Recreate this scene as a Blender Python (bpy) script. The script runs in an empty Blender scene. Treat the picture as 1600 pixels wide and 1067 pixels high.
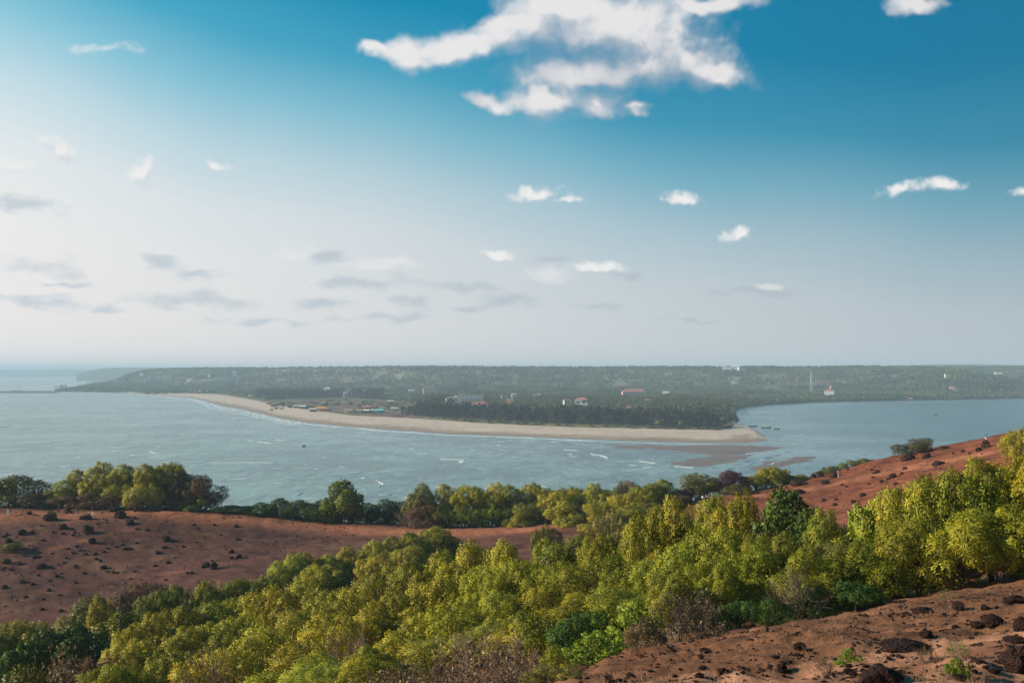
import bpy, bmesh, math, random
import numpy as np
from mathutils import Vector, Matrix

R = math.radians
rng = np.random.default_rng(7)
random.seed(7)
SC = bpy.context.scene
COL = SC.collection

# ------------------------------------------------------------------ camera
CAM_H = 65.0
F = 1600 * 35.0 / 36.0            # focal length in photograph pixels
PITCH = math.atan((579 - 533.5) / F)
cam_d = bpy.data.cameras.new('camera')
cam_d.lens = 35.0
cam_d.sensor_width = 36.0
cam_d.clip_start = 0.5
cam_d.clip_end = 60000
cam = bpy.data.objects.new('camera', cam_d)
COL.objects.link(cam)
cam.location = (0, 0, CAM_H)
cam.rotation_euler = (R(90) + PITCH, 0, 0)
SC.camera = cam

# ------------------------------------------------------------------ render settings
SC.view_settings.view_transform = 'Standard'
SC.view_settings.look = 'None'
SC.view_settings.exposure = 0.35
SC.view_settings.gamma = 1.0
SC.view_settings.use_curve_mapping = False
SC.cycles.use_denoising = True
SC.cycles.max_bounces = 6
SC.cycles.diffuse_bounces = 3
SC.cycles.glossy_bounces = 2
SC.cycles.transmission_bounces = 3
SC.cycles.transparent_max_bounces = 4
SC.cycles.volume_bounces = 1
SC.cycles.caustics_reflective = False
SC.cycles.caustics_refractive = False

# ------------------------------------------------------------------ sun
SUN_AZ, SUN_EL = R(-92), R(23)     # azimuth from +Y, negative = to the left
sd = Vector((math.sin(SUN_AZ) * math.cos(SUN_EL), math.cos(SUN_AZ) * math.cos(SUN_EL), math.sin(SUN_EL)))
sun_l = bpy.data.lights.new('sun', 'SUN')
sun_l.energy = 5.0
sun_l.angle = R(0.5)
sun_l.color = (1.0, 0.86, 0.68)
sun = bpy.data.objects.new('sun', sun_l)
COL.objects.link(sun)
sun.rotation_euler = sd.to_track_quat('Z', 'Y').to_euler()


def ray(px, py):
    u = (px - 800.0) / F
    v = (533.5 - py) / F
    dy = math.cos(PITCH) - v * math.sin(PITCH)
    dz = math.sin(PITCH) + v * math.cos(PITCH)
    return u / dy, dz / dy


def P(px, py, Y):
    a, b = ray(px, py)
    return Vector((a * Y, Y, CAM_H + b * Y))


def on_level(px, py, z=0.0):
    a, b = ray(px, py)
    Y = (z - CAM_H) / b
    return Vector((a * Y, Y, z))


def to_px(x, y, z):
    a = np.asarray(x) / y
    b = (np.asarray(z) - CAM_H) / y
    c, s = math.cos(PITCH), math.sin(PITCH)
    depth = c + b * s
    v = (b * c - s) / depth
    return 800 + F * a / depth, 533.5 - F * v


# ------------------------------------------------------------------ node helper
class NT:
    def __init__(self, tree):
        self.t = tree

    def n(self, kind, ins=None, **props):
        nd = self.t.nodes.new(kind)
        for k, v in props.items():
            setattr(nd, k, v)
        for k, v in (ins or {}).items():
            s = nd.inputs[k]
            if hasattr(v, 'is_output'):
                self.t.links.new(v, s)
            else:
                s.default_value = v
        return nd

    def m(self, op, a, b=None, c=None, clamp=False):
        nd = self.t.nodes.new('ShaderNodeMath')
        nd.operation = op
        nd.use_clamp = clamp
        for i, v in enumerate((a, b, c)):
            if v is None:
                continue
            if hasattr(v, 'is_output'):
                self.t.links.new(v, nd.inputs[i])
            else:
                nd.inputs[i].default_value = v
        return nd.outputs[0]

    def mix(self, f, a, b, blend='MIX'):
        nd = self.t.nodes.new('ShaderNodeMix')
        nd.data_type = 'RGBA'
        nd.blend_type = blend
        for s, v in ((nd.inputs[0], f), (nd.inputs[6], a), (nd.inputs[7], b)):
            if hasattr(v, 'is_output'):
                self.t.links.new(v, s)
            else:
                s.default_value = v if not isinstance(v, tuple) or len(v) == 4 else (*v, 1)
        return nd.outputs[2]

    def ramp(self, f, stops, interp='LINEAR'):
        nd = self.t.nodes.new('ShaderNodeValToRGB')
        cr = nd.color_ramp
        cr.interpolation = interp
        while len(cr.elements) < len(stops):
            cr.elements.new(0.5)
        for e, (p, c) in zip(cr.elements, stops):
            e.position = p
            e.color = (*c, 1) if isinstance(c, tuple) else (c, c, c, 1)
        self.t.links.new(f, nd.inputs[0])
        return nd.outputs[0]

    def smooth(self, v, lo, hi):
        nd = self.t.nodes.new('ShaderNodeMapRange')
        nd.interpolation_type = 'SMOOTHSTEP'
        self.t.links.new(v, nd.inputs[0])
        nd.inputs[1].default_value = lo
        nd.inputs[2].default_value = hi
        return nd.outputs[0]

    def link(self, a, b):
        self.t.links.new(a, b)


# ------------------------------------------------------------------ sky
world = bpy.data.worlds.new('World')
SC.world = world
world.use_nodes = True
wt = world.node_tree
wt.nodes.clear()
w = NT(wt)
geo = w.n('ShaderNodeTexCoord')
DIR = geo.outputs['Generated']
sep = w.n('ShaderNodeSeparateXYZ', {0: DIR})
X, Y_, Z = sep.outputs
horiz = w.m('SQRT', w.m('ADD', w.m('MULTIPLY', X, X), w.m('MULTIPLY', Y_, Y_)))
el = w.m('MULTIPLY', w.m('ARCTAN2', Z, horiz), 180 / math.pi)
sx, sy = math.sin(SUN_AZ), math.cos(SUN_AZ)
s_az = w.m('DIVIDE', w.m('ADD', w.m('MULTIPLY', X, sx), w.m('MULTIPLY', Y_, sy)), w.m('MAXIMUM', horiz, 0.02))
s_rel = w.m('ADD', s_az, 0.01)
warp = w.n('ShaderNodeTexNoise', {'Vector': DIR, 'Scale': 3.0, 'Detail': 2.0})
t_el = w.m('SUBTRACT', el, w.m('ADD', w.m('MULTIPLY', s_rel, 10.5), w.m('MULTIPLY', w.m('MULTIPLY', s_rel, s_rel), 6.0)))
t_el = w.m('ADD', t_el, w.m('MULTIPLY', w.m('SUBTRACT', warp.outputs[0], 0.5), 3.0))
T = lambda deg: (deg + 14.0) / 80.0
sky_ramp = w.ramp(w.m('DIVIDE', w.m('ADD', t_el, 14.0), 80.0), [
    (T(-14), (.68, .66, .65)), (T(-2), (.65, .64, .645)), (T(3), (.62, .645, .66)), (T(6.5), (.56, .625, .66)),
    (T(9.5), (.40, .55, .62)), (T(12.5), (.19, .44, .56)), (T(15.5), (.045, .31, .47)), (T(19.5), (.001, .225, .40)),
    (T(28), (.001, .20, .39)), (T(60), (.002, .11, .23))], 'LINEAR')
bright = w.m('ADD', 1.0, w.m('MULTIPLY', s_rel, 0.50))
tint = w.mix(w.smooth(s_rel, -0.5, 0.5), (.97, .99, 1.01), (1.04, 1.0, .97))
sky_c = w.mix(1.0, sky_ramp, tint, 'MULTIPLY')
vs = w.n('ShaderNodeVectorMath', {0: sky_c, 'Scale': bright}, operation='SCALE')
sky_c = vs.outputs[0]
nis = w.n('ShaderNodeTexSky', sky_type='NISHITA', sun_disc=False, sun_elevation=SUN_EL, sun_rotation=SUN_AZ)
nis_s = w.n('ShaderNodeVectorMath', {0: nis.outputs[0], 'Scale': 0.09}, operation='SCALE').outputs[0]
sky_c = w.mix(0.03, sky_c, nis_s)

# clouds: every cloud is a set of soft blobs at infinity, broken up by noise
ysafe = w.m('MAXIMUM', Y_, 0.01)
uv = w.n('ShaderNodeCombineXYZ', {0: w.m('DIVIDE', X, ysafe), 1: w.m('DIVIDE', Z, ysafe), 2: 0.0}).outputs[0]
WHITE = [
    (945, 45, 185, 75, 0), (880, 10, 120, 58, 0), (800, 40, 90, 40, 12), (1010, 62, 135, 66, 0), (1085, 98, 100, 46, -14), (1125, 118, 48, 24, -10),
    (730, 74, 120, 34, 9), (640, 82, 50, 34, -10), (592, 80, 44, 15, -14), (648, 104, 40, 24, 0), (1105, 4, 100, 20, 4), (905, 122, 125, 34, 0), (1010, 100, 110, 44, 0), (925, 112, 150, 44, 0),
    (860, 158, 104, 36, 0), (930, 162, 72, 30, 0), (765, 157, 52, 18, -18), (990, 176, 34, 14, 0),
    (1430, 6, 62, 20, 0),
]
SMALL = [
    (838, 306, 46, 18, 0), (885, 313, 34, 9, 0), (1062, 308, 36, 14, 0), (1402, 294, 40, 15, 6), (1475, 288, 42, 13, -6), (1596, 299, 22, 10, 0),
    (1153, 368, 32, 15, 0), (776, 400, 26, 12, 0), (940, 419, 56, 12, 0),
    (222, 275, 34, 28, -30), (340, 257, 30, 11, -22), (95, 238, 44, 20, -38), (25, 258, 36, 16, 0),
]
FAINT = [(462, 397, 46, 17, 0), (860, 430, 50, 18, 0), (110, 332, 34, 10, 0), (600, 412, 60, 10, 0), (20, 300, 60, 16, 0), (1200, 446, 20, 6, 0), (165, 75, 50, 9, 0), (530, 438, 60, 10, 0)]
GREY = [
    (35, 318, 66, 17, -14), (70, 418, 58, 17, -4), (258, 414, 36, 13, -22), (305, 431, 46, 9, 0), (310, 469, 94, 16, -4), (85, 474, 104, 11, -4),
    (160, 485, 44, 9, 0), (490, 475, 54, 13, 0), (512, 403, 30, 11, 0), (575, 441, 86, 13, 0), (645, 471, 34, 13, 0), (722, 449, 54, 9, 0),
    (792, 467, 70, 11, 0), (985, 432, 36, 8, -4), (862, 405, 32, 8, 0), (930, 478, 44, 7, 0), (425, 503, 80, 7, 0), (1180, 456, 90, 7, 0), (1090, 500, 54, 5, 0),
    (600, 496, 84, 7, 0), (80, 445, 60, 6, 0), (730, 480, 60, 7, 0),
]


def cloud_field(uvec, blobs, k=0.45):
    acc = None
    for (px, py, rx, ry, rot) in blobs:
        a, b = ray(px, py)
        uin = uvec if acc is None else w.n('ShaderNodeVectorMath', {0: acc, 1: (1e-7, 1e-7, 0), 2: uvec}, operation='MULTIPLY_ADD').outputs[0]   # one blob after the other
        mp = w.n('ShaderNodeMapping', {0: uin, 'Location': (a, b, 0), 'Rotation': (0, 0, R(rot)), 'Scale': (rx / F, ry / F, 1)}, vector_type='TEXTURE')
        d = w.n('ShaderNodeVectorMath', {0: mp.outputs[0]}, operation='LENGTH').outputs['Value']
        acc = d if acc is None else w.m('SMOOTH_MIN', acc, d, k)
    return w.m('SUBTRACT', 1.0, acc)


def cloud_density(uvec, blobs, amp, scale, stretch, warp_amt, billow=0.0, gain=1.0):
    wn = w.n('ShaderNodeTexNoise', {'Vector': uvec, 'Scale': 30.0, 'Detail': 2.0}, noise_dimensions='2D')
    off = w.n('ShaderNodeVectorMath', {0: wn.outputs[1], 1: (.5, .5, .5)}, operation='SUBTRACT').outputs[0]
    off = w.n('ShaderNodeVectorMath', {0: off, 'Scale': warp_amt}, operation='SCALE').outputs[0]
    uw = w.n('ShaderNodeVectorMath', {0: uvec, 1: off}, operation='ADD').outputs[0]
    f = cloud_field(uw, blobs)
    mp = w.n('ShaderNodeMapping', {0: uvec, 'Scale': (1, stretch, 1)})
    nz = w.n('ShaderNodeTexNoise', {'Vector': mp.outputs[0], 'Scale': scale, 'Detail': 7.0, 'Roughness': 0.60, 'Distortion': 0.2}, noise_dimensions='2D')
    nn = w.m('MULTIPLY', w.m('SUBTRACT', nz.outputs[0], 0.5), amp)
    if billow:
        vo = w.n('ShaderNodeTexVoronoi', {'Vector': uw, 'Scale': scale * 2.0, 'Detail': 2.0, 'Roughness': .55, 'Smoothness': .6}, feature='SMOOTH_F1', voronoi_dimensions='2D')
        nn = w.m('ADD', nn, w.m('MULTIPLY', w.m('SUBTRACT', 0.62, vo.outputs['Distance']), billow))
    return w.m('ADD', w.m('MULTIPLY', f, gain), nn)


fwd_mask = w.smooth(Y_, 0.05, 0.2)
WP = (1.15, 19.0, 1.1, 0.026, 0.40, 1.9)
WP2 = (1.9, 36.0, 1.1, 0.016, 0.5, 1.25)
d0 = cloud_density(uv, WHITE, *WP)


def toward(dx, dy):
    return cloud_density(w.n('ShaderNodeVectorMath', {0: uv, 1: (dx, dy, 0)}, operation='ADD').outputs[0], WHITE, *WP)


lit2 = w.smooth(w.m('SUBTRACT', d0, toward(-0.010, 0.024)), -0.55, 0.75)
lit3 = w.smooth(w.m('SUBTRACT', d0, toward(-0.012, 0.052)), -0.5, 1.3)
shade = w.m('ADD', w.m('MULTIPLY', lit2, .5), w.m('MULTIPLY', lit3, .5))
a_top = w.smooth(d0, -0.15, 1.25)
a_bot = w.smooth(d0, -0.15, 2.0)
a_white = w.m('MULTIPLY', w.m('ADD', w.m('MULTIPLY', a_top, lit2), w.m('MULTIPLY', a_bot, w.m('SUBTRACT', 1.0, lit2))), fwd_mask)
cw = w.mix(shade, (.37, .425, .50), (.745, .735, .74))
cw = w.n('ShaderNodeVectorMath', {0: cw, 'Scale': w.m('ADD', 1.0, w.m('MULTIPLY', s_rel, 0.14))}, operation='SCALE').outputs[0]
e0 = cloud_density(uv, SMALL, *WP2)
e1 = cloud_density(w.n('ShaderNodeVectorMath', {0: uv, 1: (-0.004, 0.010, 0)}, operation='ADD').outputs[0], SMALL, *WP2)
elit = w.smooth(w.m('SUBTRACT', e0, e1), -0.7, 0.7)
a_small = w.m('ADD', w.m('MULTIPLY', w.smooth(e0, -0.15, 1.05), elit), w.m('MULTIPLY', w.m('MULTIPLY', w.smooth(e0, -0.10, 1.5), .85), w.m('SUBTRACT', 1.0, elit)))
a_small = w.m('MULTIPLY', a_small, fwd_mask)
cs_ = w.mix(elit, (.50, .545, .60), (.80, .79, .785))
dg = cloud_density(uv, [(a_, b_, c_ * 1.35, d_ * 1.3, e_) for a_, b_, c_, d_, e_ in GREY], 2.2, 24.0, 2.6, 0.014)
a_grey = w.m('MULTIPLY', w.m('MULTIPLY', w.smooth(dg, 0.0, 1.15), fwd_mask), 0.9)
df = cloud_density(uv, [(a_, b_, c_ * 1.3, d_ * 1.2, e_) for a_, b_, c_, d_, e_ in FAINT], 2.0, 26.0, 1.5, 0.014)
a_faint = w.m('MULTIPLY', w.m('MULTIPLY', w.smooth(df, 0.0, 0.8), fwd_mask), 0.55)
cg = w.n('ShaderNodeVectorMath', {0: (.47, .53, .58), 'Scale': w.m('ADD', 0.95, w.m('MULTIPLY', s_rel, 0.30))}, operation='SCALE').outputs[0]
sky_c = w.mix(a_faint, sky_c, (.78, .77, .76))
sky_c = w.mix(a_grey, sky_c, cg)
sky_c = w.mix(a_small, sky_c, cs_)
sky_c = w.mix(a_white, sky_c, cw)
bg = w.n('ShaderNodeBackground', {'Color': w.n('ShaderNodeVectorMath', {0: sky_c, 'Scale': 8.6}, operation='SCALE').outputs[0], 'Strength': 0.1})
wo = w.n('ShaderNodeOutputWorld', {0: bg.outputs[0]})
world.cycles.sampling_method = 'MANUAL'
world.cycles.sample_map_resolution = 512


# ------------------------------------------------------------------ materials
def new_mat(name):
    m = bpy.data.materials.new(name)
    m.use_nodes = True
    m.node_tree.nodes.clear()
    return m, NT(m.node_tree)


def finish(m, t, shader):
    o = t.n('ShaderNodeOutputMaterial')
    t.link(shader, o.inputs[0])
    return m


def plain(name, col, rough=0.8, var=0.25, scale=1.5, metallic=0.0):
    m, t = new_mat(name)
    tc = t.n('ShaderNodeTexCoord')
    nz = t.n('ShaderNodeTexNoise', {'Vector': tc.outputs['Object'], 'Scale': scale, 'Detail': 4.0})
    f = t.m('ADD', 1 - var, t.m('MULTIPLY', nz.outputs[0], 2 * var))
    c = t.n('ShaderNodeVectorMath', {0: col, 'Scale': f}, operation='SCALE').outputs[0]
    b = t.n('ShaderNodeBsdfPrincipled', {'Base Color': c, 'Roughness': rough, 'Metallic': metallic})
    return finish(m, t, b.outputs[0])


def leaf_mat(name, translucent=0.18, spec=0.2, by_random=None):
    """albedo = the object's own colour, varied leaf by leaf and tree by tree"""
    m, t = new_mat(name)
    oi = t.n('ShaderNodeObjectInfo')
    at = t.n('ShaderNodeAttribute', attribute_name='tone')
    tone = at.outputs['Fac']
    if by_random:
        base = t.ramp(oi.outputs['Random'], by_random)
    else:
        base = oi.outputs['Color']
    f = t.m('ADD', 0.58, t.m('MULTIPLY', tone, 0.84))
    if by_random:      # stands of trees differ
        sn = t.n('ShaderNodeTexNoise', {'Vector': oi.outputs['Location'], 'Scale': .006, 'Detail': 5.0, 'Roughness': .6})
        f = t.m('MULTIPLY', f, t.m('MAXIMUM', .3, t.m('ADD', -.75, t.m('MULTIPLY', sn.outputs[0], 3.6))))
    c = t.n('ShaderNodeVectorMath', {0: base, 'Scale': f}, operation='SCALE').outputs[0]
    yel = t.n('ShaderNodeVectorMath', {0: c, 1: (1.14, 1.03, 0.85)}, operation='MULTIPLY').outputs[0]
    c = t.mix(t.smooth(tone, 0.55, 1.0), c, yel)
    b = t.n('ShaderNodeBsdfPrincipled', {'Base Color': c, 'Roughness': 0.5, 'Specular IOR Level': spec})
    tr = t.n('ShaderNodeBsdfTranslucent', {'Color': t.n('ShaderNodeVectorMath', {0: c, 1: (1.5, 1.35, 0.7)}, operation='MULTIPLY').outputs[0]})
    mx = t.n('ShaderNodeMixShader', {0: translucent, 1: b.outputs[0], 2: tr.outputs[0]})
    return finish(m, t, mx.outputs[0])


M_LEAF = leaf_mat('leaf')
M_BARK = plain('bark', (.10, .065, .045), .9, .4, 3.0)
M_TWIG = plain('dry_twig', (.16, .105, .08), .9, .35, 2.0)
M_ROCK = None


def make_rock_mat():
    m, t = new_mat('laterite_rock')
    tc = t.n('ShaderNodeTexCoord')
    n1 = t.n('ShaderNodeTexNoise', {'Vector': tc.outputs['Object'], 'Scale': 3.0, 'Detail': 6.0, 'Roughness': .65})
    c = t.ramp(n1.outputs[0], [(.3, (.014, .009, .008)), (.55, (.040, .022, .017)), (.75, (.11, .045, .028))])
    n2 = t.n('ShaderNodeTexVoronoi', {'Vector': tc.outputs['Object'], 'Scale': 7.0})
    bp = t.n('ShaderNodeBump', {'Height': t.m('ADD', n1.outputs[0], t.m('MULTIPLY', n2.outputs[0], .5)), 'Strength': .8, 'Distance': .12})
    b = t.n('ShaderNodeBsdfPrincipled', {'Base Color': c, 'Roughness': .95, 'Specular IOR Level': .08, 'Normal': bp.outputs[0]})
    return finish(m, t, b.outputs[0])


M_ROCK = make_rock_mat()


# ------------------------------------------------------------------ numpy noise + mesh helpers
def _hash(ix, iy, seed):
    h = (ix.astype(np.int64) * 374761393 + iy.astype(np.int64) * 668265263 + seed * 974711) & 0x7fffffff
    h = (h ^ (h >> 13)) * 1274126177 & 0x7fffffff
    h = h ^ (h >> 16)
    return (h & 0xffff) / 65535.0


def vnoise(x, y, seed=0):
    x = np.asarray(x, float); y = np.asarray(y, float)
    ix, iy = np.floor(x), np.floor(y)
    fx, fy = x - ix, y - iy
    fx = fx * fx * (3 - 2 * fx); fy = fy * fy * (3 - 2 * fy)
    a = _hash(ix, iy, seed); b = _hash(ix + 1, iy, seed); c = _hash(ix, iy + 1, seed); d = _hash(ix + 1, iy + 1, seed)
    return (a * (1 - fx) + b * fx) * (1 - fy) + (c * (1 - fx) + d * fx) * fy - 0.5


def fbm(x, y, oct=4, seed=0, gain=.5):
    s, a, tot = 0, 1.0, 0
    for o in range(oct):
        s = s + a * vnoise(x * 2 ** o, y * 2 ** o, seed + o * 17)
        tot += a
        a *= gain
    return s / tot * 1.6


def sstep(v, lo, hi):
    t = np.clip((np.asarray(v, float) - lo) / (hi - lo), 0, 1)
    return t * t * (3 - 2 * t)


def mesh_np(name, verts, quads=None, tris=None, mat=None, attrs=None, smooth=False, mats=None, mat_idx=None, normals=None):
    me = bpy.data.meshes.new(name)
    verts = np.asarray(verts, np.float32)
    nq = 0 if quads is None else len(quads)
    nt = 0 if tris is None else len(tris)
    me.vertices.add(len(verts))
    me.vertices.foreach_set('co', verts.ravel())
    loops = []
    if nq: loops.append(np.asarray(quads, np.int32).ravel())
    if nt: loops.append(np.asarray(tris, np.int32).ravel())
    loops = np.concatenate(loops)
    me.loops.add(len(loops))
    me.loops.foreach_set('vertex_index', loops)
    me.polygons.add(nq + nt)
    starts = np.concatenate([np.arange(nq) * 4, nq * 4 + np.arange(nt) * 3]).astype(np.int32)
    me.polygons.foreach_set('loop_start', starts)
    for k, (arr) in (attrs or {}).items():
        arr = np.asarray(arr, np.float32)
        if arr.ndim == 2:
            a = me.attributes.new(k, 'FLOAT_COLOR', 'POINT')
            if arr.shape[1] == 3:
                arr = np.concatenate([arr, np.ones((len(arr), 1), np.float32)], 1)
            a.data.foreach_set('color', arr.ravel())
        else:
            a = me.attributes.new(k, 'FLOAT', 'POINT')
            a.data.foreach_set('value', arr)
    for m in (mats or ([mat] if mat else [])):
        me.materials.append(m)
    if mat_idx is not None:
        me.polygons.foreach_set('material_index', np.asarray(mat_idx, np.int32))
    if smooth:
        me.polygons.foreach_set('use_smooth', np.ones(nq + nt, bool))
    me.update(calc_edges=True)
    me.validate()
    if normals is not None:
        me.polygons.foreach_set('use_smooth', np.ones(nq + nt, bool))
        me.normals_split_custom_set_from_vertices(np.asarray(normals, np.float32).tolist())
    return me


def link(name, data, parent=None, loc=None, col=None):
    o = bpy.data.objects.new(name, data)
    COL.objects.link(o)
    if parent: o.parent = parent
    if loc is not None: o.location = loc
    if col is not None: o.color = (*col, 1)
    return o


def tag(o, label=None, cat=None, group=None, kind=None):
    if label: o['label'] = label
    if cat: o['category'] = cat
    if group: o['group'] = group
    if kind: o['kind'] = kind
    return o


def grid_faces(nr, nc, wrap=False):
    i = np.arange(nr - 1)[:, None]
    j = np.arange(nc if wrap else nc - 1)[None, :]
    j2 = (j + 1) % nc
    return np.stack([i * nc + j, i * nc + j2, (i + 1) * nc + j2, (i + 1) * nc + j], -1).reshape(-1, 4)


class MB:
    """collects simple solids for one mesh"""
    def __init__(self):
        self.v, self.f, self.mi = [], [], []

    def add(self, vs, fs, mi=0):
        o = len(self.v)
        self.v += [tuple(p) for p in vs]
        self.f += [tuple(o + i for i in f) for f in fs]
        self.mi += [mi] * len(fs)
        return self

    def box(self, x0, x1, y0, y1, z0, z1, mi=0):
        return self.add([(x0, y0, z0), (x1, y0, z0), (x1, y1, z0), (x0, y1, z0), (x0, y0, z1), (x1, y0, z1), (x1, y1, z1), (x0, y1, z1)],
                        [(3, 2, 1, 0), (4, 5, 6, 7), (0, 1, 5, 4), (1, 2, 6, 5), (2, 3, 7, 6), (3, 0, 4, 7)], mi)

    def tube(self, pts, rad, n=6, mi=0):
        pts = [Vector(p) for p in pts]
        vs, fs = [], []
        for i, p in enumerate(pts):
            d = (pts[min(i + 1, len(pts) - 1)] - pts[max(i - 1, 0)])
            d = d.normalized() if d.length > 1e-6 else Vector((0, 0, 1))
            a = d.orthogonal().normalized(); b = d.cross(a)
            r = rad[i] if hasattr(rad, '__len__') else rad
            for k in range(n):
                t = 2 * math.pi * k / n
                vs.append(p + a * (r * math.cos(t)) + b * (r * math.sin(t)))
        for i in range(len(pts) - 1):
            for k in range(n):
                fs.append((i * n + k, i * n + (k + 1) % n, (i + 1) * n + (k + 1) % n, (i + 1) * n + k))
        fs.append(tuple(range(n - 1, -1, -1))); fs.append(tuple((len(pts) - 1) * n + k for k in range(n)))
        return self.add(vs, fs, mi)

    def mesh(self, name, *mats, smooth=False):
        me = bpy.data.meshes.new(name)
        me.from_pydata(self.v, [], self.f)
        for m in mats: me.materials.append(m)
        if len(mats) > 1: me.polygons.foreach_set('material_index', self.mi)
        if smooth: me.polygons.foreach_set('use_smooth', [True] * len(self.f))
        me.update()
        return me


# ------------------------------------------------------------------ near terrain (the headland): thin-plate surface through surveyed points
CP = []
for (px, py, Yd) in [
    (800, 1100, 21), (700, 1150, 22), (560, 1160, 24), (640, 1105, 34), (1600, 1067, 14), (1400, 1067, 15), (1200, 1067, 16.5), (900, 1067, 20.5), (1000, 1018, 26), (1300, 972, 31.5), (1600, 912, 36), (1450, 1000, 22),
    (0, 793, 226), (150, 795, 228), (300, 797, 227), (457, 815, 223), (560, 824, 217), (640, 828, 211), (800, 825, 211), (900, 815, 213),
    (1600, 672, 196), (1500, 694, 203), (1380, 716, 211), (1290, 740, 215), (1200, 765, 217), (1100, 777, 207), (1050, 790, 216),
    (1300, 790, 160), (1450, 742, 158), (1600, 702, 156), (1250, 775, 185), (1400, 745, 182), (1500, 715, 180),
    (0, 968, 158), (150, 940, 165), (400, 890, 178), (560, 862, 188), (700, 850, 195), (0, 880, 190), (250, 850, 202), (480, 845, 203),
]:
    p = P(px, py, Yd)
    CP.append((p.x, p.y, p.z))
CP += [
    (0, 0, 63.3), (10, 4, 63.2), (-10, 4, 62.4), (20, 0, 65), (-25, 0, 58), (40, 10, 66), (60, 30, 65.5), (-50, 10, 49), (0, -40, 64), (60, -40, 66), (-60, -40, 50),
    (-12, 32, 54.0), (-12, 48, 48.0), (-28, 40, 47.0), (-16, 72, 43.0), (0, 48, 51.5), (8, 62, 50.0), (20, 50, 54.0), (20, 75, 50), (35, 60, 56), (-28, 85, 38), (-50, 100, 32),
    (0, 85, 44), (0, 115, 38), (25, 110, 44), (55, 105, 52.5), (80, 90, 58), (-30, 115, 34), (-15, 145, 31.0), (15, 150, 36), (-60, 135, 27), (-90, 130, 24), (-130, 120, 20), (-80, 70, 30), (-130, 40, 22),
    (-160, 170, 26), (-170, 232, 32), (-240, 220, 25), (-300, 180, 10), (-300, 60, 5), (-200, -60, 20), (130, 20, 66), (200, 120, 60), (140, 190, 57), (200, 200, 54), (220, 260, 45), (120, 120, 60),
    (-120, 262, 25), (-40, 262, 22), (20, 260, 21), (50, 262, 24), (90, 262, 32), (120, 262, 40), (160, 290, 38),
    (-120, 300, 6), (-40, 300, 3), (20, 300, 2), (60, 310, 4), (110, 330, 8), (180, 360, 10), (-220, 290, 3), (260, 400, 6),
    (-120, 345, -8), (-40, 345, -9), (20, 345, -9), (80, 370, -8), (150, 410, -8), (-240, 345, -9), (-380, 250, -10), (-400, 80, -10), (-420, -100, -6), (300, 480, -10), (0, 460, -14), (-200, 440, -14), (420, 300, 30), (420, 60, 60), (0, -300, 60), (400, -200, 62), (-350, -300, -8), (250, -350, 60),
]
CP = np.array(CP)
_S = 100.0


def _phi(r2):
    return np.where(r2 > 1e-12, 0.5 * r2 * np.log(np.maximum(r2, 1e-12)), 0.0)


_n = len(CP)
_XY = CP[:, :2] / _S
_K = _phi(((_XY[:, None, :] - _XY[None]) ** 2).sum(-1)) + np.eye(_n) * 2e-4
_Pm = np.concatenate([np.ones((_n, 1)), _XY], 1)
_A = np.block([[_K, _Pm], [_Pm.T, np.zeros((3, 3))]])
_W = np.linalg.solve(_A, np.concatenate([CP[:, 2], np.zeros(3)]))


def base_z(x, y):
    x = np.asarray(x, float); y = np.asarray(y, float)
    q = np.stack([x.ravel(), y.ravel()], -1) / _S
    out = np.empty(len(q))
    for s in range(0, len(q), 40000):
        qq = q[s:s + 40000]
        r2 = ((qq[:, None, :] - _XY[None]) ** 2).sum(-1)
        out[s:s + 40000] = _phi(r2) @ _W[:_n] + _W[_n] + qq @ _W[_n + 1:]
    return out.reshape(x.shape)


def near_z(x, y):
    x = np.asarray(x, float); y = np.asarray(y, float)
    r = np.hypot(x, y)
    z = base_z(x, y)
    near = 1 - sstep(r, 25, 70)
    z = z + fbm(x / 14, y / 14, 4, 3) * 0.55 * sstep(r, 20, 120)
    ridge = np.abs(fbm(x / 1.6, y / 1.1, 4, 11))
    z = z + near * (fbm(x / 1.5, y / 1.1, 4, 5) * 0.34 + (0.16 - ridge) * 0.42)
    z = z + (1 - near) * fbm(x / 2.5, y / 2.5, 4, 9) * 0.30
    return z


def ground_hit(px, py, y0=6.0, y1=330.0):
    a, b = ray(px, py)
    Yd = np.geomspace(y0, y1, 1400)
    h = near_z(a * Yd, Yd) - (CAM_H + b * Yd)
    k = int(np.argmax(h > 0)) if (h > 0).any() else int(np.argmax(np.where(Yd > 60, h, -99)))
    Yh = Yd[k]
    return Vector((a * Yh, Yh, float(near_z(np.array([a * Yh]), np.array([Yh]))[0])))


def gz(x, y):
    return float(near_z(np.array([x]), np.array([y]))[0])


front = np.radians(np.linspace(-44, 44, 520))
back = np.radians(np.linspace(44, 316, 60)[1:-1])
ang = np.concatenate([front, back])
rad = np.concatenate([[0.5, 1.5, 2.5], np.geomspace(3.5, 520, 520)])
RR, AA = np.meshgrid(rad, ang, indexing='ij')
TX, TY = RR * np.sin(AA), RR * np.cos(AA)
TZ = near_z(TX, TY)
TPX, TPY = to_px(TX, np.where(TY > 1, TY, 1), TZ)


def poly_dist(x, y, pts):
    d = np.full(x.shape, 1e9)
    for (x0, y0), (x1, y1) in zip(pts[:-1], pts[1:]):
        vx, vy = x1 - x0, y1 - y0
        t = np.clip(((x - x0) * vx + (y - y0) * vy) / (vx * vx + vy * vy + 1e-9), 0, 1)
        d = np.minimum(d, np.hypot(x - x0 - t * vx, y - y0 - t * vy))
    return d


def trail(pxs):
    return [tuple(ground_hit(px, py)[:2]) for px, py in pxs]


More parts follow.
